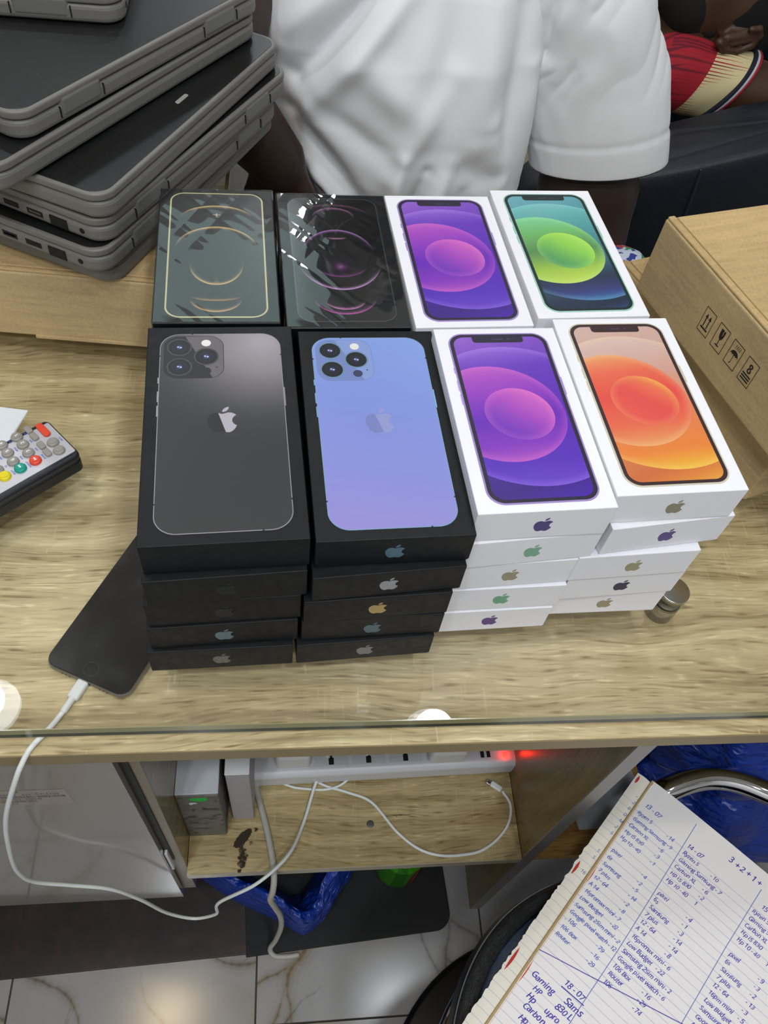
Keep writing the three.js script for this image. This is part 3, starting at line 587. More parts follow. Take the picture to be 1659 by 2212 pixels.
// ---------------------------------------------------------------- laptops
const lidTex = painted(1024, 512, (x, y) => {
  const d = fbm(x * 10, y * 5, 6, 4), s = Math.pow(vnoise(x * 420, y * 210, 14), 26), c = Math.pow(vnoise(x * 150, y * 60, 24), 22), b = fbm(x * 2, y * 2, 50, 2);
  const v = 12 + d * 12 + (b > 0.5 ? 3 : 0) + s * 80 + c * 40; return [v, v * 1.0, v * 1.03];
});
M.lapGrey = std({ color: 0x6f6d67, roughness: 0.5 });
M.lapDark = std({ color: 0x3a3a3a, roughness: 0.5 });
M.lapLid = std({ map: lidTex, roughness: 0.36 });
M.lapHinge = std({ color: 0x6e6d69, roughness: 0.4 });
const LW = 292, LD = 204;
const lapGeo = {
  base: slab(rrect(LW, LD, 17, LW / 2, LD / 2), 0.6, 14.4, 3.8, 8),
  lid: slab(rrect(LW, LD, 17, LW / 2, LD / 2), 14.9, 21.2, 1.7, 8),
  panel: fitUV(slab(rrect(LW - 6.4, LD - 6.4, 15, LW / 2, LD / 2), 20.6, 21.45, 0.3, 8), 0, LW, -LD, 0),
  foot: new THREE.CylinderGeometry(8, 8, 0.8, 14).translate(0, 0.4, 0),
  hinge: new RoundedBoxGeometry(44, 17, 9, 4, 4.4), seam: new THREE.BoxGeometry(0.9, 8, 5),
  usb: new THREE.BoxGeometry(2, 4.6, 13.4), tongue: new THREE.BoxGeometry(2, 1.4, 10.5), hdmi: new THREE.BoxGeometry(2, 4.6, 14.4), eth: new THREE.BoxGeometry(3, 8.2, 15.6), jack: new THREE.CylinderGeometry(2.3, 2.3, 2, 14).rotateZ(Math.PI / 2), rim: new THREE.TorusGeometry(2.5, 0.5, 6, 16).rotateY(Math.PI / 2),
  slotRim: new THREE.BoxGeometry(1.2, 6, 15), dash: slab(rrect(17, 4, 1.8), 0, 0.5, 0.2),
};
function laptop(label, x, y, z, turn, o = {}) {
  const t = thing('laptop', label, 'laptop', [x, y, z], turn, 'grey laptops stacked on the left box');
  const at = (m, px, py, pz) => (m.position.set(px / 1000, py / 1000, pz / 1000), m);
  const s = o.mirror ? -LW : 0;
  const base = at(part('base', lapGeo.base, M.lapGrey, t), s, 0, 0), lid = at(part('lid', lapGeo.lid, M.lapGrey, t), s, 0, 0);
  part('lid_panel', lapGeo.panel, M.lapLid, lid, 'scuffed black lid surface');
  for (const [fx, fz] of [[30, -24], [LW - 30, -24], [30, -LD + 24], [LW - 30, -LD + 24]]) at(part('foot', lapGeo.foot, M.rubber, base), fx, 0, fz);
  if (o.hinge) for (const hx of [62, LW - 62]) {
    const h = at(part('hinge', lapGeo.hinge, M.lapHinge, t), s + hx, 11.2, -3.9);
    for (const q of [-22.6, 22.6]) at(part('hinge_gap', lapGeo.seam, M.hole, h), q, -2.4, 2.2);
  }
  if (o.ports) {
    const side = o.mirror ? LW : 0, sg = o.mirror ? 1 : -1;
    const port = (g, name, zz, yy = 8, m = M.hole) => at(part(name, g, m, base), side + sg * -0.7, yy, zz);
    port(lapGeo.jack, 'audio_jack', -21); port(lapGeo.rim, 'jack_ring', -21, 8, M.lapDark);
    if (o.ports > 1) {
      const e = port(lapGeo.eth, 'ethernet_port', -42, 7.6); part('port_contacts', box(sg * 1.2, sg * 1.2 + 1.2, -3.4, -1.6, -5, 5), M.steel, e);
      const h = port(lapGeo.hdmi, 'video_port', -64); part('port_tongue', lapGeo.tongue, M.steel, h);
      const u = port(lapGeo.usb, 'usb_port', -86); part('port_tongue', lapGeo.tongue, M.lapDark, u);
    }
  }
  if (o.stretch) t.scale.x = o.stretch;
  if (o.dash) at(part('logo_dash', lapGeo.dash, std({ color: 0xc9c9c6, roughness: 0.3, metalness: 0.5 }), lid, 'small silver dash on the lid'), o.dash[0], 21.5, o.dash[1]).rotation.y = o.dash[2] ?? 0;
  return t;
}
{
  const dir = (ux, uz) => Math.atan2(-uz, ux);
  const H0 = 72.2, dh = 22.0;
  laptop('grey laptop lying directly on the cardboard box, lowest in the stack', -143, H0, -541, dir(0.43, -0.90), {});
  laptop('grey laptop with a row of ports, second from the bottom of the stack', -145, H0 + dh, -525.5, dir(0.45, -0.893), { hinge: true, ports: 2 });
  laptop('grey laptop with a row of ports, third from the bottom of the stack', -141, H0 + 2 * dh, -533, dir(0.47, -0.882), { hinge: true, ports: 2 });
  laptop('grey laptop with a silver dash on its open black lid, middle of the stack', -137, H0 + 3 * dh, -532, dir(0.43, -0.903), { dash: [151, -23, 0] });
  laptop('grey laptop turned askew on the laptop with the silver dash', -206, H0 + 4 * dh, -524, dir(0.535, -0.845), { stretch: 1.12 });
  laptop('grey laptop with large hinges and scratched lid, under the topmost laptop', -190, H0 + 5 * dh, -556, dir(0.553, -0.833), { hinge: true, ports: 1 });
  laptop('grey laptop lying crosswise on top of the stack', -134, H0 + 6 * dh, -697, dir(1, -0.02), { hinge: true, ports: 1, mirror: true });
}

// ---------------------------------------------------------------- remote control, paper, phone under the glass
{
  const ang = Math.atan2(-0.66, -0.75) ;            // local x runs along the remote, away from its tip
  const t = thing('remote_control', 'silver and black remote control with numbered grey buttons, at the left edge', 'remote control', [-177, 0.2, -427.5], 0);
  const dx = [-0.742, 0.670], dt = [0.670, 0.742];
  t.rotation.y = Math.atan2(-dx[1], dx[0]);
  const loc = (x, z) => { const a = x + 177, b = z + 427.5; return [a * dx[0] + b * dx[1], -(a * dt[0] + b * dt[1])]; };  // local (x, z)
  const body = slab(rrect(152, 47, 5, 76, 0), 0, 13, 2.2, 8), upper = slab(rrect(152, 47, 5, 76, 0), 12.4, 19.2, 2.4, 8);
  part('lower_shell', body, std({ color: 0x14151b, roughness: 0.42 }), t); part('upper_shell', upper, std({ color: 0x24242c, roughness: 0.34 }), t);
  const labels = picture(141, 38, (g, w, l) => {
    g.fillStyle = '#cfcdd2'; g.fillRect(0, 0, w, l); g.fillStyle = '#3e62c4'; g.font = 'bold 2.3px sans-serif'; g.textAlign = 'center';
  });
  const face = slab(rrect(148, 38, 1.4, 75.5, 0), 18.8, 19.8, 0.3, 6);
  part('face_plate', fitUV(face, 1, 150, -19, 19), std({ color: 0xcbc9cf, roughness: 0.36, metalness: 0.25 }), t, 'silver face plate');
  const grey1 = std({ color: 0x99938d, roughness: 0.5 }), digit = (s, bg = '#99938d', col = '#f4f4f4') => { const c = canvas(128, 128), g = c.getContext('2d'); g.fillStyle = bg; g.fillRect(0, 0, 128, 128); g.fillStyle = col; g.translate(64, 64); if (s === 'ff' || s === 'rw') { g.scale(s === 'ff' ? 1 : -1, 1); for (const x of [-30, 2]) { g.beginPath(); g.moveTo(x, -24); g.lineTo(x + 30, 0); g.lineTo(x, 24); g.fill(); } } else { g.font = 'bold 76px sans-serif'; g.textAlign = 'center'; g.textBaseline = 'middle'; g.fillText(s, 0, 4); } return texture(c, true, false); };
  const dome = new THREE.LatheGeometry([[0, 3.2], [2.4, 3.1], [3.9, 2.6], [4.5, 1.6], [4.6, 0]].map((p) => new THREE.Vector2(...p)), 20);
  const button = (name, x, z, mat, geo = dome) => { const [a, b] = loc(x, z); const m = part(name, geo, mat, t); m.position.set(a / 1000, 0.0196, b / 1000); return m; };
  const top = new THREE.CircleGeometry(3.1, 18).rotateX(-Math.PI / 2).translate(0, 3.36, 0);
  const topUV = top;
  const caption = (s) => { const c = canvas(128, 48), g = c.getContext('2d'); g.fillStyle = '#3f63c6'; g.font = 'bold 34px sans-serif'; g.textAlign = 'center'; g.fillText(s, 64, 36); return texture(c, true, false); };
  const capGeo = new THREE.PlaneGeometry(7.6, 2.85).rotateX(-Math.PI / 2);
  const put = (s, x, z, mat, tex, cap) => {
    const m = button('button', x, z, mat); const q = part('button_print', topUV, std({ map: tex, roughness: 0.5 }), m); q.rotation.y = -Math.PI / 2;
    if (cap) { const k = part('caption', capGeo, std({ map: caption(cap), transparent: true, roughness: 0.5 }), t); const [a, b] = loc(x, z); k.position.set((a - 6.6) / 1000, 0.0199, b / 1000); k.rotation.y = -Math.PI / 2; }
  };
  const num = [[-210.7, -423.8, '1', 'ABC'], [-204.9, -416.5, '2', 'DEF'], [-199.3, -408.3, '3', 'GHI']];
  const step = [-9.4, 8.6];
  [['1', 'ABC'], ['2', 'DEF'], ['3', 'GHI']].forEach(([s, c], i) => put(s, num[i][0], num[i][1], grey1, digit(s), c));
  [['4', 'JKL'], ['5', 'MNO'], ['6', 'PQR']].forEach(([s, c], i) => put(s, num[i][0] + step[0], num[i][1] + step[1], grey1, digit(s), c));
  [['7', 'STU'], ['8', 'VWX'], ['9', 'YZ']].forEach(([s, c], i) => put(s, num[i][0] + 2 * step[0], num[i][1] + 2 * step[1], grey1, digit(s), c));
  const red = std({ color: 0xe2492f, roughness: 0.45 }), green = std({ color: 0x0f9a86, roughness: 0.45 }), yellow = std({ color: 0xe6d412, roughness: 0.45 }), navy = std({ color: 0x141642, roughness: 0.45 });
  put('ff', -192.9, -401.1, red, digit('ff', '#e2492f'), 'ZOOM'); put('rw', -202.3, -393.4, green, digit('rw', '#0f9a86'), 'REPEAT'); put('', -211.9, -385.6, yellow, digit('', '#e6d412'), 'ROOT'); put('', -221.4, -378, navy, digit('', '#141642'), 'TITLE');
  const bar = slab(rrect(15, 5.6, 2.6), 0, 2.6, 0.7, 5).rotateY(Math.PI / 2);
  button('power_button', -192.5, -431.4, red, bar);
  put('', -183.2, -419.3, grey1, digit('▢'), 'INFO'); put('', -177.4, -411.5, grey1, digit(''), null);
  const rock = slab(rrect(8, 4.8, 1.6), 0, 2.6, 0.8, 4).rotateY(Math.PI / 2);
  for (const [x, z] of [[-203.6, -431.2], [-198, -424.4], [-191.2, -415.8], [-185.6, -408.8]]) button('rocker_button', x, z, grey1, rock);
  const n2 = part('ir_window', box(-0.4, 0.6, 5, 12, -10, 10, 0.3), M.black, t);
}
{
  // folded sheet of paper: two leaves joined at a rounded fold
  const t = (v) => v;
  const fold = (u, v) => { const a = [-216.5, -468.5], s = v * 120, across = u * 2 - 1; const r = 4, ang = across * Math.PI * 0.5; return null; };
  const g = sheet((u, v) => {
    const s = u * 2 - 1, k = Math.abs(s), far = Math.max(0, k - 0.12) / 0.88, x = -217 - far * 105 + v * -14, top = s > 0;
    const curl = Math.min(1, k / 0.12), h = top ? 1.2 + 3.2 * Math.pow(1 - far, 3) * Math.min(1, v * 2) : 0.4;
    const mid = (1.2 + 3.2 * Math.min(1, v * 2)) * 0.5;
    return [x + 3 * Math.sqrt(Math.max(0, 1 - curl * curl)) * (0.3 + v), lerp(mid, h, curl), -470 + far * -14 + v * 56 - (top ? 0 : -1.5)];
  }, 40, 8, false);
  const o = [-240, 0, -450]; g.translate(...o.map((q) => -q));
  const m = solo('folded_paper', g, std({ color: 0xe6ebf0, roughness: 0.8, side: THREE.DoubleSide }), 'folded sheet of pale paper lying behind the remote control', 'paper', o);
}
{
  const t = thing('smartphone', 'dark smartphone charging on the wood below the glass, left of the black boxes', 'phone', [-112.7, -30, -302.5], Math.atan2(-0.43, 0.903));
  part('metal_frame', slab(rrect(67, 138, 9), 0.1, 6.7, 2.6, 12), std({ color: 0x8a8983, roughness: 0.35, metalness: 0.7 }), t);
  const smear = painted(512, 1024, (x, y) => { const d = fbm(x * 5, y * 10, 8, 4), s = Math.pow(fbm(x * 60, y * 120, 3, 3), 6) * 4; return grey(clamp(0.1 + 0.22 * Math.pow(d, 2.2) + s * 0.12, 0.06, 0.4)); }, false);
  part('screen_glass', fitUV(slab(rrect(65.4, 136.4, 8.4), 6.2, 7.3, 0.5, 12), -33, 33, -69, 69), phy({ color: 0x0a0b0d, roughness: 1, roughnessMap: smear, specularIntensity: 0.5, clearcoat: 0.8, clearcoatRoughness: 0.04 }), t, 'smeared black screen');
  part('home_button', new THREE.TorusGeometry(5.2, 0.28, 6, 28).rotateX(Math.PI / 2).translate(0, 7.4, 59.6), std({ color: 0x3c3c3e, roughness: 0.3, metalness: 0.5 }), t);
  part('ear_speaker', box(-5.5, 5.5, 7.1, 7.35, -60.5, -59.3, 0.1), M.hole, t);
  part('charging_port', box(-4.4, 4.4, 2, 4.6, 68.4, 69.1), M.hole, t);
  for (const x of [-18, -15, -12, 12, 15, 18]) part('speaker_hole', new THREE.CylinderGeometry(0.7, 0.7, 0.6, 8).rotateX(Math.PI / 2).translate(x, 3.3, 68.9), M.hole, t);
}
{
  const t = thing('charging_cable', 'white cable plugged into the phone, drooping over the counter edge to the power strip', 'cable', [-150, -30, -235]);
  const head = new RoundedBoxGeometry(8.6, 5, 15, 3, 2), d = [-0.43, 0.903];
  head.rotateY(Math.atan2(d[0], d[1])).translate(-146, -26.6, -235.2);
  partW('plug', head, M.cable, t);
  partW('strain_relief', tube([[-148.9, -26.6, -229], [-153, -26.8, -220.5]], 2.5, 10, 6), M.cable, t);
  partW('cord', tube([[-152.5, -26.9, -221.5], [-157.5, -28, -213.5], [-163, -28.2, -205.5], [-170.8, -28, -194.5], [-176, -33, -185], [-182.2, -47, -178.5], [-200.2, -98.8, -172], [-217.3, -168, -170], [-236.3, -272.6, -170], [-235.2, -323, -172], [-212.2, -359.7, -175], [-180.6, -391.5, -176], [-158.8, -446.6, -175], [-134.8, -536.2, -173], [-110.4, -560, -171], [-84.1, -533.4, -170], [-75.5, -468.6, -171], [-30.5, -420.1, -181], [-1.1, -422.5, -206], [17.1, -446, -246], [32.3, -440.4, -291], [40.3, -436, -305], [47, -400, -316]], 1.95, 8, 260), M.cable, t);
}

// ---------------------------------------------------------------- things on the shelf
{
  // power strip
  const t = thing('power_strip', 'long white power strip with sockets and a red light at the back of the shelf', 'power strip', [110, -449.9, -322]);
  t.rotation.y = 1.2 * D2R;
  part('housing', new RoundedBoxGeometry(334, 36, 58, 4, 8).translate(0, 18, 0), std({ color: 0xcfd0d4, roughness: 0.35 }), t);
  const hole = (x, z, r, p) => part('socket_hole', new THREE.CylinderGeometry(r, r, 0.6, 14).translate(x, 36.2, z), M.hole, p);
  for (let i = 0; i < 5; i++) {
    const x = -105 + i * 44; const s = part('socket', new RoundedBoxGeometry(39, 0.9, 44, 1, 0.4).translate(x, 35.9, -2), std({ color: 0xc6c7ca, roughness: 0.4 }), t);
    part('socket_slot', box(x - 3, x + 3, 35.8, 36.5, 10, 18), M.hole, s); part('socket_slot', box(x - 1.3, x + 1.3, 35.8, 36.5, 4, 11), M.hole, s); hole(x, 3.5, 2.8, s); hole(x, -3.5, 1.8, s);
    part('socket_slot', box(x - 13, x - 10.5, 35.8, 36.5, -14, -5), M.hole, s); part('socket_slot', box(x + 10.5, x + 13, 35.8, 36.5, -14, -5), M.hole, s);
  }
  for (const x of [120, 127.5]) part('usb_socket', box(x - 2.2, x + 2.2, 35.6, 36.6, 4, 19), M.hole, t);
  for (const x of [147]) part('indicator_light', new THREE.SphereGeometry(2.8, 12, 8).translate(x, 35.2, 17), std({ color: 0xff3a2a, emissive: 0xff1a10, emissiveIntensity: 12 }), t);
  const led = new THREE.PointLight(0xff2a1a, 0.0006); led.name = 'indicator_glow'; led.position.set(0.147, 0.041, 0.0175); led.shadow.radius = 0.1; t.add(led);
  const plug = (label, x0, w, d, z) => { const p = thing('charger_plug', label, 'plug', [x0, -413, z]); part('plug_body', new RoundedBoxGeometry(w, 34, d, 4, 6).translate(0, 17.3, 0), std({ color: 0xd7d6d6, roughness: 0.4 }), p); part('plug_face', new RoundedBoxGeometry(w - 10, 1.6, d - 12, 2, 0.7).translate(0, 34.6, 0), M.white, p); return p; };
  plug('large white charger plugged into the right end of the power strip', 186, 44, 40, -319); plug('white charger plugged in near the left end of the power strip', 5, 40, 40, -319);
}
{
  const t = thing('white_cable', 'white cable with a small plug curling across the shelf board', 'cable', [120, -450, -250]);
  const y = -447.9;
  partW('cord', tube([[-8, -404, -322], [6, -425, -312], [22, y + 3, -301], [41.8, y, -289.7], [70, y, -280], [96.1, y, -268.8], [126.5, y, -231.9], [150, y, -213], [172.8, y + 1, -205], [200, y, -204.5], [222.1, y, -208], [246, y, -222], [261.5, y, -241], [265, y, -260], [258, y + 0.6, -274]], 1.75, 8, 150), M.cable, t);
  partW('plug', new RoundedBoxGeometry(7.4, 5, 15, 3, 2).rotateY(0.95).translate(250.5, -447, -280.5), M.cable, t);
  partW('metal_tip', new RoundedBoxGeometry(5.8, 2.4, 6, 2, 1).rotateY(0.95).translate(242, -447, -286.2), M.steel, t);
  const a = thing('white_cable', 'thin white cord looping in front of the power strip', 'cable', [20, -450, -300]);
  partW('cord', tube([[-38, -408, -326], [-31.9, -428, -315], [-14, -446, -297.5], [4, -447.6, -289], [21, -447.8, -286], [45, -447.6, -284.5], [64, -446, -290], [84, -424, -306], [97, -408, -318]], 1.6, 8, 80), M.cable, a);
  const g = thing('grey_cable', 'thick grey mains cable running from the shelf down to the floor', 'cable', [-20, -450, -200]);
  partW('cord', tube([[-46, -440, -330], [-39.4, -444, -300], [-36, -445.8, -282], [-25.2, -446, -244], [-16.5, -446.2, -204], [-15.2, -448, -189], [-16.5, -462, -179], [-19.6, -482, -175], [-15, -525, -173], [-9.4, -575, -172], [-8, -640, -170], [-16, -735, -166], [-24, -770.5, -158], [-18, -775, -151.5], [5, -775.2, -150], [14, -776, -151]], 3.6, 10, 220), M.greyCable, g);
}
{
  // grimy grey carton and slim white box standing on the shelf
  const gp = painted(256, 256, (x, y) => { const q = fbm(x * 5, y * 5, 33, 3) * 2, f = fbm(x * 9 + q, y * 9 - q, 3, 4), s = Math.pow(fbm(x * 30 + q, y * 30, 9, 3), 7) * 6; const v = clamp(0.68 + (f - 0.5) * 0.22 - s * 0.3, 0.25, 1); return [v * 172, v * 166, v * 150]; });
  const t = thing('grey_carton', 'grimy grey carton with a torn green sticker on the shelf', 'box', [-90, -449.9, -283], 0.4 * D2R);
  part('carton_body', planarUV(new RoundedBoxGeometry(42.5, 155, 90, 3, 2.4).translate(0, 77.6, 0), 170), std({ map: gp, roughness: 0.75 }), t);
  part('carton_lid', planarUV(new RoundedBoxGeometry(42, 1.6, 88, 1, 0.7).translate(0, 155.4, 0), 300), std({ color: 0xbfc3c8, roughness: 0.6 }), t);
  const sh = new THREE.Shape(); [[-8, 4], [-3, 5.2], [3, 4.4], [9, 5], [9.6, 0], [8, -4.6], [2, -5.4], [-2, -3.2], [-7, -2.4]].forEach((p, i) => (i ? sh.lineTo(...p) : sh.moveTo(...p)));
  part('green_sticker', new THREE.ExtrudeGeometry(sh, { depth: 0.3, bevelEnabled: false }).translate(0, 141, 45), std({ color: 0x08b536, roughness: 0.6 }), t, 'torn bright green sticker');
  const s2 = new THREE.Shape(); [[-4, 3], [1, 3.4], [4, 1], [-1, -1], [-2, -3.6], [-4.4, -1]].forEach((p, i) => (i ? s2.lineTo(...p) : s2.moveTo(...p)));
  part('paper_scrap', new THREE.ExtrudeGeometry(s2, { depth: 0.3, bevelEnabled: false }).translate(-5, 128, 45), M.white, t);
  const p = thing('slim_white_box', 'slim pale box standing upright beside the grey carton', 'box', [-51, -449.9, -303]);
  part('box_body', new RoundedBoxGeometry(24, 162, 96, 2, 1.4).translate(0, 81, 0), std({ color: 0xa9a3a6, roughness: 0.5 }), p);
  part('box_rim', new RoundedBoxGeometry(24.4, 1.6, 96.4, 1, 0.5).translate(0, 161.6, 0), M.white, p);
}

// ---------------------------------------------------------------- on the floor under the shelf and in the right bay
{
  const brown = painted(512, 256, (x, y) => { const f = fbm(x * 14, y * 10, 3, 4), r = Math.pow(fbm(x * 90, y * 40, 40, 3), 6) * 0.9, w = Math.pow(fbm(x * 60, y * 16, 60, 2), 6) * 1.5; return [22 + f * 26 + r * 60 + w * 40, 16 + f * 18 + r * 16 + w * 38, 12 + f * 14 + r * 10 + w * 36]; });
  const matA = slab(rrect(860, 420, 3, -480, 370), 0, 5, 1.2, 4), matB = slab((() => { const q = new THREE.Shape(); q.moveTo(-46.5, 158); q.lineTo(228, 158); q.absarc(228, 182, 24, -Math.PI / 2, 0); q.lineTo(252, 520); q.lineTo(-46.5, 520); q.closePath(); return q; })(), 0, 5.5, 1.2, 8);
  solo('floor_mat', fitUV(matA, -910, -50, -580, -160), std({ map: brown, roughness: 0.5 }), 'dark brown mottled mat on the tiles under the counter door', 'mat', [0, -DESK + 0.1, 2.5], 2.2 * D2R);
  solo('floor_mat', matB, std({ color: 0x131212, roughness: 0.7 }), 'black mat with rounded corners under the open shelf', 'mat', [0, -DESK + 0.1, 2.5], 4 * D2R);
  const crinkle = painted(512, 512, (x, y) => { const a = Math.abs(fbm(x * 7, y * 7, 2, 4, 7, 7) * 2 - 1), b = Math.abs(fbm(x * 13, y * 13, 12, 3, 13, 13) * 2 - 1); return grey(clamp(0.75 * a + 0.5 * b, 0, 1)); }, false);
  crinkle.repeat.set(3, 3);
  M.bluePlastic = phy({ color: 0x08369c, roughness: 0.32, bumpMap: crinkle, bumpScale: 0.006, side: THREE.DoubleSide, transmission: 0.12, thickness: 0 });
  const bag = (f, o, label, group) => { const g = f; g.translate(-o[0], -o[1], -o[2]); return solo('plastic_bag', g, M.bluePlastic, label, 'bag', o, 0, group); };
  // open sack: pointed towards the front, standing on the mat, mouth open
  const ring = [[-150, -300], [-130, -262], [-70, -222], [-15, -196], [22, -176], [48, -196], [80, -240], [108, -285], [100, -380], [0, -420], [-110, -400]];
  const closed = new THREE.CatmullRomCurve3(ring.map(([x, z]) => new THREE.Vector3(x, 0, z)), true, 'catmullrom', 0.35);
  const pr = Array.from({ length: 121 }, (_, i) => closed.getPoint(i / 120)), at = (u) => { const k = u * 120, i = Math.floor(k) % 120, q = pr[i], r = pr[(i + 1) % 121]; return [lerp(q.x, r.x, k % 1), lerp(q.z, r.z, k % 1)]; };
  const sack = sheet((u, v) => {
    let [x, z] = at(u); const cx = -10, cz = -300, n = fbm(u * 18 + 40, v * 5, 7, 3) - 0.5, n2 = fbm(u * 40, v * 12, 17, 2) - 0.5, out = v < 0.62;
    const h = out ? v / 0.62 : 1 - (v - 0.62) / 0.38 * 0.85, rim = 112 + 42 * (fbm(u * 7, 3, 5, 2) - 0.5) - 34 * Math.exp(-Math.pow((u - 0.42) / 0.1, 2));
    const k = out ? 1 + 0.07 * Math.sin(Math.PI * h) - 0.06 * h : 0.87 - 0.25 * (v - 0.62) / 0.38;
    const w = (n * 26 + n2 * 10) * (0.25 + h);
    return [cx + (x - cx) * k + w * 0.7, -DESK + 6.5 + Math.max(0, h * rim + (v > 0.03 ? n2 * 8 : 0)), cz + (z - cz) * k + w * 0.5];
  }, 150, 40);
  bag(sack, [-10, -DESK + 6, -300], 'crumpled blue plastic bag standing open on the mat under the shelf');
  solo('black_bundle', (() => { const g = sheet((u, v) => { const a = u * Math.PI * 2, b = (v - 0.5) * Math.PI, n = 1 + 0.25 * (fbm(u * 6 + 3, v * 5, 4, 3) - 0.5); return [-10 + 62 * Math.cos(a) * Math.cos(b) * n, -DESK + 62 + 54 * Math.sin(b) * n, -310 + 50 * Math.sin(a) * Math.cos(b) * n]; }, 48, 24); g.translate(10, DESK - 8, 310); return g; })(), std({ color: 0x090909, roughness: 0.7 }), 'black bundle inside the open blue bag under the shelf', 'bundle', [-10, -DESK + 8, -310]);
  const blob = (c, r, sd, amp, flatBase) => sheet((u, v) => {
    const a = u * Math.PI * 2, b = (v - 0.5) * Math.PI, d = [Math.cos(a) * Math.cos(b), Math.sin(b), Math.sin(a) * Math.cos(b)];
    const n = 1 + amp * (fbm(d[0] * 2.5 + 20, d[1] * 2.5 + d[2] * 3 + 20, sd, 4) - 0.5) * 2 - amp * 0.35 * Math.pow(1 - Math.abs(fbm(d[0] * 4 + 9, d[2] * 4 + d[1] * 3 + 9, sd + 9, 3) * 2 - 1), 6);
    return [c[0] + d[0] * r[0] * n, Math.max(flatBase, c[1] + d[1] * r[1] * n), c[2] + d[2] * r[2] * n];
  }, 90, 50);
  bag(blob([118, -DESK + 52, -345], [34, 46, 40], 71, 0.3, -DESK + 6), [118, -DESK + 6, -345], 'small blue plastic scrap between the open bag and the green can');
  bag(blob([575, -330, -340], [175, 118, 112], 31, 0.28, -442), [575, -442, -340], 'large crumpled blue plastic bag behind the chrome tube');
  bag(blob([650, -612, -345], [205, 170, 140], 91, 0.2, -DESK + 1), [650, -DESK + 1, -345], 'bulging blue plastic bag on the floor in the right bay, beside the notebook');
  const wrap = sheet((u, v) => { const x = 330 + u * 95, z = -300 + v * 74; const q = fbm(u * 4, v * 4, 9, 3); return [x + v * 14, -449 + 10 * q * (1 - Math.abs(u * 2 - 1) * 0.4), z]; }, 24, 18, false).translate(-370, 449.5, 265);
  solo('plastic_sheet', wrap, phy({ color: 0xb9c0c4, transmission: 0.35, thickness: 0, roughness: 0.4, side: THREE.DoubleSide }), 'pale crumpled plastic sheet on the shelf of the right bay', 'plastic sheet', [370, -449.5, -265]);
  const can = thing('drink_can', 'green drink can with a red patch standing under the shelf', 'can', [163, -DESK + 5.8, -262]);
  const print = (() => { const c = canvas(512, 256), g = c.getContext('2d'); g.fillStyle = '#3f9c12'; g.fillRect(0, 0, 512, 256); g.fillStyle = '#6dc22a'; g.fillRect(60, 0, 60, 256); g.fillStyle = '#2d7a10'; g.fillRect(300, 0, 40, 256); g.fillStyle = '#8a3a1e'; g.beginPath(); g.ellipse(400, 130, 46, 60, 0, 0, 7); g.fill(); g.fillStyle = '#c0512c'; g.beginPath(); g.ellipse(400, 120, 26, 36, 0, 0, 7); g.fill(); return texture(c); })();
  part('can_body', new THREE.LatheGeometry([[25, 1], [30, 5], [32.8, 11], [33, 20], [33, 100], [32, 106], [27, 114]].map((p) => new THREE.Vector2(...p)), 40).rotateY(2.2), std({ map: print, roughness: 0.25, metalness: 0.4 }), can);
  part('can_base', new THREE.LatheGeometry([[0, 8], [18, 5], [23, 0], [25.4, 1.2]].map((p) => new THREE.Vector2(...p)), 40), M.steel, can);
  part('can_lid', new THREE.LatheGeometry([[27, 114], [27.6, 116], [26, 116.4], [25, 113.5], [0, 113.5]].map((p) => new THREE.Vector2(...p)), 40), M.steel, can);
}

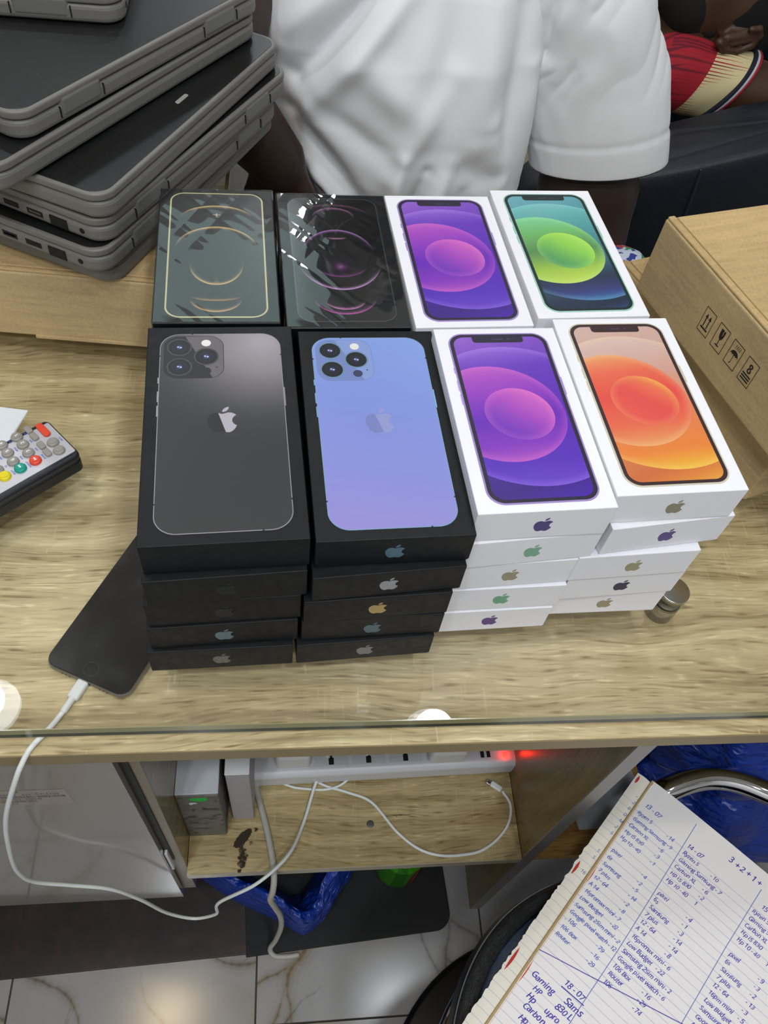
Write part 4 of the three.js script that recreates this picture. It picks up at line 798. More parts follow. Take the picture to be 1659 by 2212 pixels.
// ---------------------------------------------------------------- bar stool and notebook
{
  const C = [345, 66], S = -272;
  const t = thing('bar_stool', 'black padded stool with a chrome back tube and round black base, holding the notebook', 'stool', [C[0], -DESK, C[1]]);
  const vgrain = leatherBump.clone(); vgrain.repeat.set(30, 4);
  const vinyl = std({ color: 0x2b3c56, roughness: 0.38, bumpMap: vgrain, bumpScale: 0.00025 }), rim = std({ color: 0x0a0b0d, roughness: 0.38, bumpMap: leatherBump, bumpScale: 0.0003 });
  const H = S + DESK;
  const sup = (a, R, n = 2.5) => { const c = Math.cos(a), s = Math.sin(a), k = Math.pow(Math.pow(Math.abs(c), n) + Math.pow(Math.abs(s), n), -1 / n); return [c * k * R, s * k * R]; };
  const prof = (pts, n) => sheet((u, v) => { const k = v * (pts.length - 1), i = Math.min(pts.length - 2, Math.floor(k)), f = k - i, r = lerp(pts[i][0], pts[i + 1][0], f), y = lerp(pts[i][1], pts[i + 1][1], f), [x, z] = sup(u * Math.PI * 2, r, n); return [x, y, -z]; }, 72, (pts.length - 1) * 3);
  part('seat_pad', prof([[0.5, H - 3], [110, H - 2.4], [184, H - 3.2], [199, H - 6], [203, H - 12]], 2.6), vinyl, t);
  part('seat_rim', prof([[200, H - 10], [201.5, H - 1], [206, H + 2.4], [212.5, H + 0.6], [216.5, H - 10], [217, H - 34], [210, H - 48], [0.5, H - 50]], 2.6), rim, t);
  part('stitching', tube(Array.from({ length: 60 }, (_, i) => { const [x, z] = sup(i / 60 * Math.PI * 2, 215.4, 2.6); return [x, H - 6, -z]; }), 0.7, 5, 240, true), std({ color: 0x55585c, roughness: 0.6 }), t);
  part('footrest', (() => { const g = new THREE.TorusGeometry(205, 9, 12, 72); g.rotateX(Math.PI / 2).translate(0, 300, 0); return g; })(), M.chrome, t, 'chrome foot ring');
  for (const a of [0.4, 2.5, 4.6]) part('footrest_arm', tube([[Math.cos(a) * 30, 300, Math.sin(a) * 30], [Math.cos(a) * 200, 300, Math.sin(a) * 200]], 7, 10, 4), M.chrome, t);
  part('column', new THREE.LatheGeometry([[38, 12], [38, 90], [32, 96], [30, 350], [24, 352], [24, H - 48]].map((p) => new THREE.Vector2(...p)), 32), M.chrome, t);
  part('base', new THREE.LatheGeometry([[0, 26], [60, 24], [150, 17], [216, 9], [224, 4], [222, 0], [0, 0]].map((p) => new THREE.Vector2(...p)), 64), std({ color: 0x0c0c0d, roughness: 0.28 }), t, 'round black base plate');
  // chrome tube that carries the back: rises behind the seat, sweeps round to the right
  part('back_tube', tube([[22, H - 30, -262], [30, H - 6, -282], [52, H + 2, -291], [82, H + 4, -296], [108, H + 6, -292], [140, H + 9, -277], [176, H + 22, -250], [214, H + 70, -205], [226, H + 140, -150], [222, H + 170, -40]], 12.5, 18, 90), M.chrome, t, 'curved chrome tube');
  part('tube_sleeve', tube([[18, H - 34, -240], [22, H - 26, -262]], 13, 14, 4), M.rubber, t);
}
{
  const t = thing('notebook', 'open lined notebook filled with handwritten stock lists in blue ink, lying on the stool', 'notebook', [364, -269, -225.7], -45.5 * D2R);
  const W = 215, L = 300;
  const paper = (fn, w, l, px) => { const c = canvas(w * px, l * px), g = c.getContext('2d'); g.scale(px, px); fn(g, w, l); return texture(c, true, false); };
  seed = 31;
  const write = (g, s, x, y, size, col, slope = 0) => {   // letters set one by one, slightly unsteady
    g.fillStyle = col; g.font = `italic ${size}px sans-serif`; let cx = x;
    for (const ch of s) { g.save(); g.translate(cx, y + (rnd() - 0.5) * size * 0.12 + (cx - x) * slope); g.rotate((rnd() - 0.5) * 0.16); g.scale(0.92 + rnd() * 0.16, 0.92 + rnd() * 0.2); g.fillText(ch, 0, 0); g.strokeStyle = col; g.lineWidth = size * 0.025; g.strokeText(ch, 0, 0); g.restore(); cx += g.measureText(ch).width * 0.93; }
    return cx;
  };
  const tex = paper((g, w, l) => {
    g.fillStyle = '#ece8e6'; g.fillRect(0, 0, w, l);
    g.lineWidth = 0.28; g.strokeStyle = '#9aa0cc'; for (let y = 37; y < l; y += 8) { g.beginPath(); g.moveTo(0, y); g.lineTo(w, y); g.stroke(); }
    g.strokeStyle = '#c98f86'; g.lineWidth = 0.3; g.beginPath(); g.moveTo(1.5, 30); g.lineTo(1.5, l); g.stroke();
    const A = '#3c50b0', B = '#32229a', pen = (pts, c, lw) => { g.strokeStyle = c; g.lineWidth = lw; g.beginPath(); pts.forEach((p, i) => (i ? g.lineTo(...p) : g.moveTo(...p))); g.stroke(); };
    pen([[53.3, 7.7], [53.6, 155], [52.2, 211], [51, 300]], '#5260ae', 0.55); pen([[129.5, 17], [126.6, 84], [125, 162], [122, 300]], '#5260ae', 0.55);
    write(g, '13 - 07', 5.5, 28, 6.2, A);
    const c1 = [['Ryzen 5', '- 14'], ['Gaming Samsung', '- 9'], ['Carbon XL', '- 6'], ['Hp i5 830', '- 3'], ['Hp 10 - 40', '- 1'], null, ['pixel', '- 4'], ['6s', '- 2'], ['Samsung', '- 5'], ['7 plus', '- 14'], ['12 - 64', '- 2'], ['A 14', '- 8'], ['16promax mini', '- 7'], ['Low Budget', '- 22'], ['Samsung 2Sim mini', '- 2'], ['Google pixel watch', '- 12'], ['. 106', '- 79'], ['106 Box', '- 16'], ['Router', '- 29']];
    const col = (rows, x, y0, xn, c, size, dy) => rows.forEach((r, i) => { if (!r) return; const e = write(g, r[0], x, y0 + i * dy, size, c); write(g, r[1], Math.max(e + 1, xn), y0 + i * dy, size, c); });
    col(c1, 3.5, 39, 36, A, 5.0, 7.95);
    write(g, '14 - 07', 56, 33, 6.0, B);
    const c2 = [['Ryzen 5', '- 10'], ['Gaming Samsung', '- 7'], ['Carbon XL', '- 6'], ['Hp i5 830', '- 2'], ['Hp 10 - 40', '1'], null, ['pixel', '- 4'], ['6s', '- 1'], ['Samsung', '- 3'], ['7 plus', '- 14'], ['12 - 64', '- 14'], ['A 14', '- 8'], ['16promax mini', '- 6'], ['Low Budget', '- 22'], ['Samsung 2Sim mini', '- 2'], ['Google pixel watch', '- 6'], ['106 Box', '- 16'], ['Router', '- 29'], ['106', '- 74']];
    col(c2, 56, 42, 86, B, 5.3, 7.95);
    write(g, '15 - 07', 136, 32, 6.0, B);
    const c3 = [['Ryzen 5', '- 9'], ['Gaming Samsung', ''], ['Carbon XL', ''], ['Hp i5 830', '-'], ['Hp 10 - 40', '1'], null, ['pixel', '- 9'], ['6s', '- 3'], ['Samsung', '- 2'], ['7 plus', '- 13'], ['12 - 64', '- 3'], ['16pm mini', '- 5'], ['Low Budget', '-'], ['Samsung 2Sim', ''], ['Google pixel', ''], ['A 14', '']];
    col(c3, 131, 41, 160, B, 5.3, 7.95);
    write(g, '3 + 2 + 1 +', 93, 17, 8, B);
    pen([[-0.9, 202.8], [40, 191], [118, 167], [140, 160]], '#4a3aa0', 0.7);
    write(g, '18 - 07', 31, 209, 7, B); pen([[31, 212.5], [54, 211.5]], B, 0.8);
    write(g, 'Gaming', 6, 223, 7, B); write(g, 'Sams', 39, 221, 7.6, B); write(g, 'HP', 13, 231, 7, B); write(g, '830 L', 35, 229, 7, B); write(g, 'Hp', 12, 239, 7, B); write(g, 'upro', 30, 238, 7, B); write(g, 'Carbon', 14, 247, 7, B); write(g, 'Hp', 16, 256, 7, B);
    const q = (y0, y1, x, c) => { g.fillStyle = c; g.beginPath(); g.moveTo(x, y0); g.quadraticCurveTo(x + 2.2, (y0 + y1) / 2, x, y1); g.quadraticCurveTo(x + 0.4, (y0 + y1) / 2, x, y0); g.fill(); };
    q(0, 7, 0, '#b8463c'); q(108, 128, 1.2, '#c2554a'); q(212, 236, 1.4, '#c84438');
  }, W, L, 5);
  // page block with a gently bowed top leaf
  const leaf = (x0, x1, y, bow, z0 = 0, z1 = L) => sheet((u, v) => [lerp(x0, x1, u), y + bow * Math.sin(Math.PI * Math.pow(u, 0.55)) + 0.3 * Math.sin(v * 9) * u, lerp(z0, z1, v)], 24, 12, false);
  const side = { side: THREE.DoubleSide };
  part('page', (() => { const g = leaf(0, W, 9.4, 2.2); const uv = g.attributes.uv; for (let i = 0; i < uv.count; i++) uv.setY(i, 1 - uv.getY(i)); return g; })(), std({ map: tex, roughness: 0.85, ...side }), t, 'top page with three columns of blue handwriting');
  part('page_block', box(0.6, W - 1, 1.6, 9.2, 0.6, L - 1, 0.8), std({ color: 0xd9d2c2, roughness: 0.9 }), t);
  part('back_cover', box(-14, W + 1, 0.2, 1.5, -1, L + 2, 0.4), std({ color: 0x8f2a22, roughness: 0.6 }), t);
  const strip = paper((g, w, l) => { g.fillStyle = '#e6e0d2'; g.fillRect(0, 0, w, l); g.strokeStyle = '#9aa0cc'; g.lineWidth = 0.28; for (let y = 30; y < l; y += 8) { g.beginPath(); g.moveTo(0, y); g.lineTo(w, y); g.stroke(); } g.fillStyle = '#4454ac'; g.font = 'italic 5px sans-serif'; [[',', 12, 22], ['2', 12, 31], ['B', 11, 39], ['D', 11, 47], ['M', 11, 55], ['2', 11, 63], ['S', 11, 71], ['S', 10, 94], ['S', 10, 102], ['16', 8, 120]].forEach(([s, x, y]) => g.fillText(s, x, y)); g.fillStyle = '#b9332b'; for (const [a, b] of [[2, 12], [112, 128], [210, 234]]) { g.beginPath(); g.moveTo(3, a); g.quadraticCurveTo(6.5, (a + b) / 2, 3, b); g.quadraticCurveTo(1, (a + b) / 2, 3, a); g.fill(); } }, 18, 290, 7);
  part('torn_page_strip', (() => { const g = sheet((u, v) => { const jag = u < 0.01 && v > 0.3 ? (hash(Math.round(v * 120), 3, 9) - 0.5) * 1.6 : 0; return [lerp(-16, 0.5, u) + jag, 8.2 + 1.6 * Math.sin(u * Math.PI), lerp(3, 292, v)]; }, 8, 120, false); const uv = g.attributes.uv; for (let i = 0; i < uv.count; i++) uv.setY(i, 1 - uv.getY(i)); return g; })(), std({ map: strip, roughness: 0.9, ...side }), t, 'ragged strip of an earlier page with red marks');
  part('page_block', box(-14.5, -0.4, 1.6, 8.0, 4, 290, 0.8), std({ color: 0xcfc3a0, roughness: 0.9 }), t);
  part('binding_fold', tube([[-0.6, 9.2, 1], [-0.6, 9.6, 150], [-0.6, 9.2, 299]], 1.3, 8, 20), std({ color: 0xb39a6c, roughness: 0.8 }), t);
}

// ---------------------------------------------------------------- people
const skin = (c) => phy({ color: c, roughness: 0.52, sheen: 0.25, sheenColor: new THREE.Color(0.5, 0.35, 0.28), sheenRoughness: 0.5 });
const norm = (v) => { const l = Math.hypot(...v); return v.map((q) => q / l); };
const cross = (a, b) => [a[1] * b[2] - a[2] * b[1], a[2] * b[0] - a[0] * b[2], a[0] * b[1] - a[1] * b[0]];
const add = (a, ...r) => r.reduce((q, [v, k]) => q.map((t, i) => t + v[i] * k), a);
// five-fingered hand from the wrist w along d, palm facing p; curl bends the fingers towards the palm
function handBones(w, d, p, curl, s = 1, right = 1) {
  d = norm(d); p = norm(p); const side = norm(cross(d, p)).map((q) => q * right), B = [];
  const up = p.map((q) => -q);
  const K = [[-30, 76, 36, 9.2, 0], [-10, 84, 43, 9.6, 1], [11, 80, 40, 9.2, 2], [30, 70, 31, 8.2, 3]];
  for (const [x, y, len, r] of K) {
    const kn = add(w, [d, y * s], [side, x * s * 0.95], [up, 4 * s]), root = add(w, [d, 14 * s], [side, x * 0.55 * s]);
    B.push({ a: root, b: kn, ra: 13 * s, rb: 11 * s, k: 10 });
    let q = kn, dir = d; const seg = [len, len * 0.68, len * 0.52];
    seg.forEach((l, i) => { const a = curl * (0.5 + i * 0.35); dir = norm(add(dir.map((t) => t * Math.cos(a)), [p, Math.sin(a)])); const e = add(q, [dir, l * s]); B.push({ a: q, b: e, ra: (r - i * 0.8) * s, rb: (r - 0.8 - i * 0.8) * s, k: 4 }); q = e; });
  }
  const t0 = add(w, [d, 18 * s], [side, -22 * s]), t1 = add(w, [d, 48 * s], [side, -48 * s], [p, 12 * s]), t2 = add(t1, [d, 34 * s], [side, -8 * s], [p, 8 * s]), t3 = add(t2, [d, 26 * s], [side, 4 * s], [p, 6 * s]);
  B.push({ a: t0, b: t1, ra: 16 * s, rb: 12 * s, k: 8 }, { a: t1, b: t2, ra: 11.5 * s, rb: 10 * s, k: 4 }, { a: t2, b: t3, ra: 10 * s, rb: 8 * s, k: 4 });
  return B;
}
function headBones(c, crown, face, s = 1) {       // axes: crown (up), face (forward)
  crown = norm(crown); const sidev = norm(cross(crown, face)); face = norm(cross(sidev, crown));
  const at = (u, f, l) => add(c, [crown, u * s], [face, f * s], [sidev, l * s]), ell = (u, f, l, r, k) => ({ e: [crown, face, sidev], c: at(u, f, l), r: r.map((q) => q * s), k });
  const B = [ell(26, -8, 0, [88, 94, 74], 20), ell(-38, 30, 0, [70, 58, 56], 30), ell(-84, 62, 0, [24, 26, 28], 22), ell(14, 78, 0, [12, 14, 50], 12)];
  B.push({ a: at(14, 84, 0), b: at(-26, 106, 0), ra: 8 * s, rb: 13 * s, k: 8 });
  for (const l of [-1, 1]) B.push(ell(-30, 98, 14 * l, [9, 10, 10], 6), ell(-14, 56, 40 * l, [26, 26, 18], 16), ell(6, 80, 30 * l, [10, 10, 14], 6));
  B.push(ell(-52, 92, 0, [7, 10, 24], 8), ell(-62, 88, 0, [8, 10, 20], 8));
  const ears = [];
  for (const l of [-1, 1]) {
    const E = (u, f) => at(u, f, l * 76);
    const pts = [[-34, -6], [-26, -22], [-4, -34], [20, -34], [32, -22], [30, -8], [16, -2]];
    for (let i = 0; i < pts.length - 1; i++) ears.push({ a: add(E(...pts[i]), [sidev, l * (4 + i) * s]), b: add(E(...pts[i + 1]), [sidev, l * (5 + i) * s]), ra: (i ? 5.2 : 8) * s, rb: 5.2 * s, k: 4 });
    ears.push({ a: at(-20, -8, l * 74), b: at(22, -20, l * 74), ra: 9 * s, rb: 11 * s, k: 6 }, { a: add(E(-14, -18), [sidev, l * 5]), b: add(E(16, -24), [sidev, l * 6]), ra: 4 * s, rb: 4 * s, k: 3 });
  }
  return { bones: B, ears, at };
}
{
  // seated person in a white T-shirt behind the counter; the head is above the picture
  const t = thing('person', 'person in a white T-shirt sitting behind the counter with arms hanging down', 'person', [130, -DESK, -980]);
  const L = { sh: [318, 208, -965], el: [402, -190, -915], wr: [262, -150, -762] }, R = { sh: [-58, 205, -1000], el: [-88, 96, -846], wr: [-20, 8, -852] };
  const head = headBones([105, 432, -968], [0, 1, 0.02], [0, -0.1, 1]);
  const body = [
    { a: [160, -250, -1010], b: [125, 130, -975], ra: 95, rb: 100, k: 40 }, { a: [60, 110, -975], b: [190, 110, -975], ra: 78, rb: 78, k: 40 }, { a: [-30, 200, -990], b: [280, 200, -975], ra: 55, rb: 55, k: 40 },
    { a: [110, 230, -985], b: [106, 350, -978], ra: 56, rb: 52, k: 26 }, ...head.bones, ...head.ears,
    { a: L.sh, b: [366, -60, -940], ra: 42, rb: 41, k: 20 }, { a: [320, 150, -955], b: [404, -60, -940], ra: 36, rb: 41, k: 20 }, { a: [366, -60, -940], b: [392, -185, -918], ra: 44, rb: 50, k: 20 }, { a: [404, -60, -940], b: [412, -185, -918], ra: 46, rb: 50, k: 20 }, { a: L.el, b: L.wr, ra: 48, rb: 29, k: 16 },
    { a: R.sh, b: R.el, ra: 60, rb: 50, k: 26 }, { a: R.el, b: R.wr, ra: 45, rb: 33, k: 16 },
    { a: [90, -270, -1000], b: [70, -290, -620], ra: 82, rb: 62, k: 30 }, { a: [230, -270, -1000], b: [270, -290, -620], ra: 82, rb: 62, k: 30 },
    { a: [70, -300, -610], b: [75, -690, -640], ra: 56, rb: 38, k: 20 }, { a: [275, -300, -610], b: [270, -690, -640], ra: 56, rb: 38, k: 20 },
    { a: [75, -735, -650], b: [72, -745, -510], ra: 36, rb: 24, k: 16 }, { a: [270, -735, -650], b: [274, -745, -510], ra: 36, rb: 24, k: 16 },
  ];
  const handR = handBones(R.wr, [0.30, -0.94, 0.02], [0.25, 0.1, -1], 0.55, 0.98, 1), handL = handBones(L.wr, [-0.6, -0.15, 0.75], [-0.2, -1, -0.2], 0.5, 0.98, -1);
  const wristR = { a: R.el, b: R.wr, ra: 36, rb: 29, k: 12 }, wristL = { a: L.el, b: L.wr, ra: 48, rb: 29, k: 12 };
  const main = march(bodyField(body, 20), [110, -100, -880], 680, 112);
  const hr = march(bodyField([{ a: add(R.wr, [R.el.map((q, i) => q - R.wr[i]), 0.35]), b: R.wr, ra: 36, rb: 32, k: 12 }, ...handR], 6), [5, -52, -852], 118, 80);
  const hl = march(bodyField([{ a: add(L.wr, [L.el.map((q, i) => q - L.wr[i]), 0.2]), b: L.wr, ra: 33, rb: 29.5, k: 12 }, ...handL], 6), [220, -165, -705], 130, 72);
  partW('body', mergeBodies([main, hr, hl]), skin(0x33221c), t);
  // shirt: a body tube with folds, and two sleeves
  const rows = [[-170, 165, 122, 104, -960], [-87, 159, 127, 108, -955], [-18, 139, 146, 112, -950], [41, 125, 158, 112, -952], [114, 119, 163, 108, -958], [175, 116, 164, 98, -968], [225, 112, 158, 80, -978], [255, 110, 118, 66, -982], [272, 108, 74, 58, -980]];
  const row = (y) => { let i = 0; while (i < rows.length - 2 && y > rows[i + 1][0]) i++; const k = sstep(0, 1, 0) + clamp((y - rows[i][0]) / (rows[i + 1][0] - rows[i][0]), 0, 1); return rows[i].map((q, j) => lerp(q, rows[i + 1][j], k)); };
  const folds = [ // x0 y0 x1 y1 height width
    [92, 190, 0, 88, -12, 11], [118, 190, 18, 62, 8, 13], [60, 196, -20, 120, 7, 14], [-6, 48, 78, -42, -9, 13], [14, -6, 82, -78, 8, 10], [34, -40, 92, -92, -8, 8], [124, -86, 152, 6, -9, 9], [110, -88, 122, 24, 7, 9], [150, -80, 176, 20, 6, 12],
    [206, 190, 204, 40, 5, 17], [168, 190, 150, 30, -5, 18], [240, 170, 240, 0, -6, 12], [222, 60, 262, -60, 5, 12], [62, 120, 150, 60, 5, 20], [30, 60, 110, 20, -5, 14], [180, 20, 250, -20, -4, 16], [200, -20, 214, -90, -6, 10], [170, 110, 110, 0, 5, 14], [262, 110, 276, -40, 5, 10],
  ];
  const foldAt = (x, y) => { let f = 0; for (const [x0, y0, x1, y1, h, w] of folds) { const vx = x1 - x0, vy = y1 - y0, q = clamp(((x - x0) * vx + (y - y0) * vy) / (vx * vx + vy * vy), 0, 1), d = Math.hypot(x - x0 - vx * q, y - y0 - vy * q); f += 1.7 * h * Math.exp(-d * d / (w * w)) * (0.35 + 0.65 * Math.sin(Math.PI * clamp(q, 0.08, 0.92))); } return f; };
  const torso = sheet((u, v) => {
    const y = lerp(-170, 272, v), [, cx, a, b, cz] = row(y), th = u * Math.PI * 2 + Math.PI / 2, c = Math.cos(th), s = Math.sin(th), n = 2.3, k = Math.pow(Math.pow(Math.abs(c), n) + Math.pow(Math.abs(s), n), -1 / n);
    const x = cx + a * k * c, f = (s > -0.1 ? foldAt(x, y) : 0) + (fbm(x / 60 + 9, y / 60 + 9, 4, 3) - 0.5) * 8 + (fbm(x / 22 + 9, y / 40 + 9, 14, 2) - 0.5) * 2.4;
    return [x + f * c * 0.6, y, cz + b * k * s + f * (0.4 + 0.6 * Math.max(0, s))];
  }, 200, 150);
  function sleeve(top, ctrl, hem, r0, r1, zf, sd) {   // a tube from the hem up, bending in over the shoulder
    const bz = (w) => [0, 1, 2].map((i) => (1 - w) * (1 - w) * hem[i] + 2 * w * (1 - w) * ctrl[i] + w * w * top[i]);
    const tg = (w) => norm([0, 1, 2].map((i) => 2 * (1 - w) * (ctrl[i] - hem[i]) + 2 * w * (top[i] - ctrl[i])));
    return sheet((u, v) => {
      const lip = v < 0.04, w = lip ? 0 : (v - 0.04) / 0.96, inner = lip ? 1 - v / 0.04 : 0, th = u * Math.PI * 2, ax = tg(w);
      const close = Math.sqrt(Math.max(0.0004, 1 - Math.pow(Math.max(0, (w - 0.8) / 0.2), 2)));
      let r = lerp(r1, r0, sstep(0.1, 0.95, w)) * close - inner * 3.2;
      const base = add(bz(w), [ax, inner * 26]);
      const px = r * Math.cos(th), pz = r * Math.sin(th), dist = w * 300;
      const q = px * 0.66 - dist * 0.76, wob = fbm(px / 55 + 7, dist / 55 + 7 + pz / 120, sd, 2), loc = fbm(px / 34 + 3, dist / 60 + 3, sd + 8, 2);
      let f = ((Math.pow(Math.abs(Math.sin(q / 19 + wob * 3.4)), 0.8) - 0.6) * 8 * sstep(0.22, 0.5, loc) + (Math.pow(Math.abs(Math.sin(q / 10.5 + wob * 4.6 + 2)), 0.85) - 0.6) * 3.2 * sstep(0.36, 0.58, loc)) * sstep(0.12, 0.34, w) * close + (wob - 0.5) * 9 * sstep(0.02, 0.3, w);
      f += -1.5 * Math.exp(-Math.pow((w - 0.088) / 0.009, 2)) + (w < 0.084 ? 0.8 : 0) + (fbm(px / 12 + 40, pz / 12 + dist / 18 + 40, sd + 3, 2) - 0.5) * 1.6;
      r += lip ? 0 : f * (0.2 + 0.8 * close);
      const e1 = norm(cross(ax, [0, 0, 1])), lev = clamp(1 - w * 1.6, 0, 1) * 0.75, ex = norm([lerp(e1[0], Math.sign(e1[0]), lev), lerp(e1[1], 0.06, lev), e1[2] * (1 - lev)]), e2 = norm(cross(ex, ax));
      return add(base, [ex, r * Math.cos(th)], [e2, r * lerp(zf, 0.85, sstep(0.2, 0.7, w)) * Math.sin(th)]);
    }, 160, 130);
  }
  const sl = sleeve([205, 206, -978], [318, 214, -960], [386, -20, -936], 66, 88, 0.6, 3), sr = sleeve([10, 204, -985], [-74, 216, -980], [-108, 104, -905], 62, 78, 0.86, 23);
  const cotton = phy({ color: 0xe6e6e9, roughness: 0.9, side: THREE.DoubleSide, sheen: 0.3, sheenColor: new THREE.Color(1, 1, 1), sheenRoughness: 0.6 });
  partW('t_shirt', mergeGeometries([torso, sl, sr].map(flat)), cotton, t, 'white cotton T-shirt with short sleeves');
  partW('collar', tube(Array.from({ length: 24 }, (_, i) => { const a = i / 24 * Math.PI * 2; return [108 + 70 * Math.cos(a), 270 - 10 * Math.sin(a), -980 + 56 * Math.sin(a)]; }), 6, 8, 72, true), cotton, t);
  partW('hair', march(bodyField([{ e: [[1, 0, 0], [0, 1, 0], [0, 0, 1]], c: [105, 470, -983], r: [80, 84, 98] }, { e: [[1, 0, 0], [0, 1, 0], [0, 0, 1]], c: [105, 402, -873], r: [90, 100, 74], cut: true, k: 4 }], 6), [105, 462, -978], 130, 48), std({ color: 0x0c0a09, roughness: 0.9 }), t, 'short black hair');
  const printCloth = painted(256, 256, (x, y) => { const a = fbm(x * 6, y * 6, 3, 3, 6, 6), b = fbm(x * 7, y * 7, 33, 3, 7, 7), c = fbm(x * 5, y * 5, 63, 3, 5, 5); return a > 0.58 ? [206, 214, 232] : b > 0.58 ? [40, 150, 92] : c > 0.6 ? [196, 74, 66] : [58, 70, 150]; });
  const shorts = march(bodyField([{ a: [150, -235, -1015], b: [170, -235, -1015], ra: 128, rb: 128, k: 40 }, { a: [90, -262, -1000], b: [74, -284, -720], ra: 104, rb: 90, k: 30 }, { a: [240, -250, -1000], b: [310, -250, -760], ra: 110, rb: 100, k: 30 }, { a: [330, -210, -960], b: [442, -140, -868], ra: 90, rb: 38, k: 30 }], 30), [210, -240, -890], 300, 60);
  partW('patterned_shorts', planarUV(shorts, 70), std({ map: printCloth, roughness: 0.9 }), t, 'blue, green and red patterned shorts');
}
{
  // person reclining on the sofa: head back, left arm along the sofa arm
  const t = thing('person', 'person in a red, cream and navy jersey reclining on the dark sofa', 'person', [640, -DESK, -1520]);
  const C = [735, -34, -1484], crown = [0.88, 0.42, -0.1], face = [-0.42, 0.9, 0.12];
  const hd = headBones(C, crown, face, 1.02);
  const sh = [672, -130, -1440], el = [925, -152, -1400], wr = [1150, -170, -1440];
  const body = [
    { a: [540, -450, -1540], b: [575, -230, -1540], ra: 112, rb: 105, k: 40 }, { a: [630, -150, -1590], b: [640, -150, -1450], ra: 60, rb: 62, k: 40 }, { a: [605, -165, -1520], b: [682, -72, -1494], ra: 62, rb: 56, k: 26 },
    ...hd.bones, ...hd.ears,
    { a: sh, b: el, ra: 56, rb: 48, k: 24 }, { a: el, b: wr, ra: 46, rb: 30, k: 16 }, { a: [630, -180, -1610], b: [560, -330, -1700], ra: 56, rb: 46, k: 24 }, { a: [560, -330, -1700], b: [380, -330, -1640], ra: 44, rb: 30, k: 16 },
    { a: [560, -470, -1490], b: [150, -430, -1470], ra: 82, rb: 62, k: 30 }, { a: [560, -470, -1610], b: [150, -430, -1630], ra: 82, rb: 62, k: 30 }, { a: [140, -440, -1470], b: [110, -700, -1470], ra: 56, rb: 40, k: 20 }, { a: [140, -440, -1630], b: [110, -700, -1630], ra: 56, rb: 40, k: 20 },
    { a: [105, -735, -1470], b: [0, -745, -1470], ra: 34, rb: 24, k: 16 }, { a: [105, -735, -1630], b: [0, -745, -1630], ra: 34, rb: 24, k: 16 },
  ];
  const hand = handBones(wr, [1, -0.06, -0.1], [0, -1, 0], 0.35, 1, 1), hand2 = handBones([380, -330, -1640], [-1, -0.1, 0.3], [0, -1, 0], 0.4, 1, -1);
  const g1 = march(bodyField(body, 20), [590, -320, -1540], 660, 110), g2 = march(bodyField([{ a: [1090, -171.6, -1430], b: wr, ra: 33, rb: 30.5 }, ...hand], 6), [1210, -180, -1445], 140, 64), g3 = march(bodyField([{ a: [420, -330, -1648], b: [380, -330, -1640], ra: 34, rb: 31 }, ...hand2], 6), [310, -340, -1620], 140, 56);
  const gh = march(bodyField([...hd.bones, ...hd.ears], 12), C, 175, 92);
  partW('body', mergeBodies([g1, g2, g3, gh]), skin(0x472e1c), t);
  const at = hd.at, ax = [norm(crown), norm(cross(norm(cross(crown, face)), crown)), norm(cross(crown, face))];
  const cap = (u, f, l, r, k, cut) => ({ e: [ax[0], ax[1], ax[2]], c: at(u, f, l), r, k, cut });
  partW('hair', march(bodyField([cap(30, -14, 0, [92, 98, 80], 8), cap(-20, 70, 0, [96, 72, 110], 8, true), cap(-96, -10, 0, [90, 120, 120], 8, true)], 8), at(30, -10, 0), 140, 60), std({ color: 0x0a0808, roughness: 0.95 }), t, 'short black hair');
  partW('beard', march(bodyField([cap(-62, 36, 0, [48, 56, 60], 14), cap(-88, 62, 0, [26, 28, 32], 14), cap(-36, -2, 0, [34, 22, 62], 14), cap(-18, 96, 0, [52, 40, 34], 8, true), cap(40, 40, 0, [78, 90, 120], 8, true)], 10), at(-50, 30, 0), 120, 64), std({ color: 0x120d0a, roughness: 0.95 }), t, 'short dark beard');
  // jersey: navy shoulders with thin white bars, cream body, red and cream sleeve
  const bodyTex = (() => { const c = canvas(1024, 512), g = c.getContext('2d'); g.fillStyle = '#d8d2b4'; g.fillRect(0, 0, 1024, 512); g.fillStyle = '#12152f'; g.fillRect(0, 0, 1024, 205); g.fillStyle = '#b02436'; g.fillRect(0, 106, 1024, 10); g.strokeStyle = '#cfd4d2'; g.lineWidth = 9; for (let x = -200; x < 1100; x += 34) { g.beginPath(); g.moveTo(x, 205); g.lineTo(x + 96, 118); g.stroke(); } g.fillStyle = '#a8242c'; for (let x = 0; x < 1024; x += 41) g.fillRect(x, 320, 12, 192); return texture(c); })();
  const tor = sheet((u, v) => { const y = lerp(-460, -104, v), k = v < 0.75 ? 1 : Math.sqrt(Math.max(0, 1 - Math.pow((v - 0.75) / 0.27, 2))), th = u * 6.2832, cx = lerp(565, 628, Math.pow(v, 1.4)), f = 1 + (fbm(u * 12 + 2, v * 7, 5, 3) - 0.5) * 0.1; return [cx + 132 * k * f * Math.cos(th), y, -1535 + 142 * Math.max(k, 0.35) * f * Math.sin(th)]; }, 96, 60);
  partW('jersey_body', tor, std({ map: bodyTex, roughness: 0.85, side: THREE.DoubleSide }), t, 'navy and cream jersey with white bars');
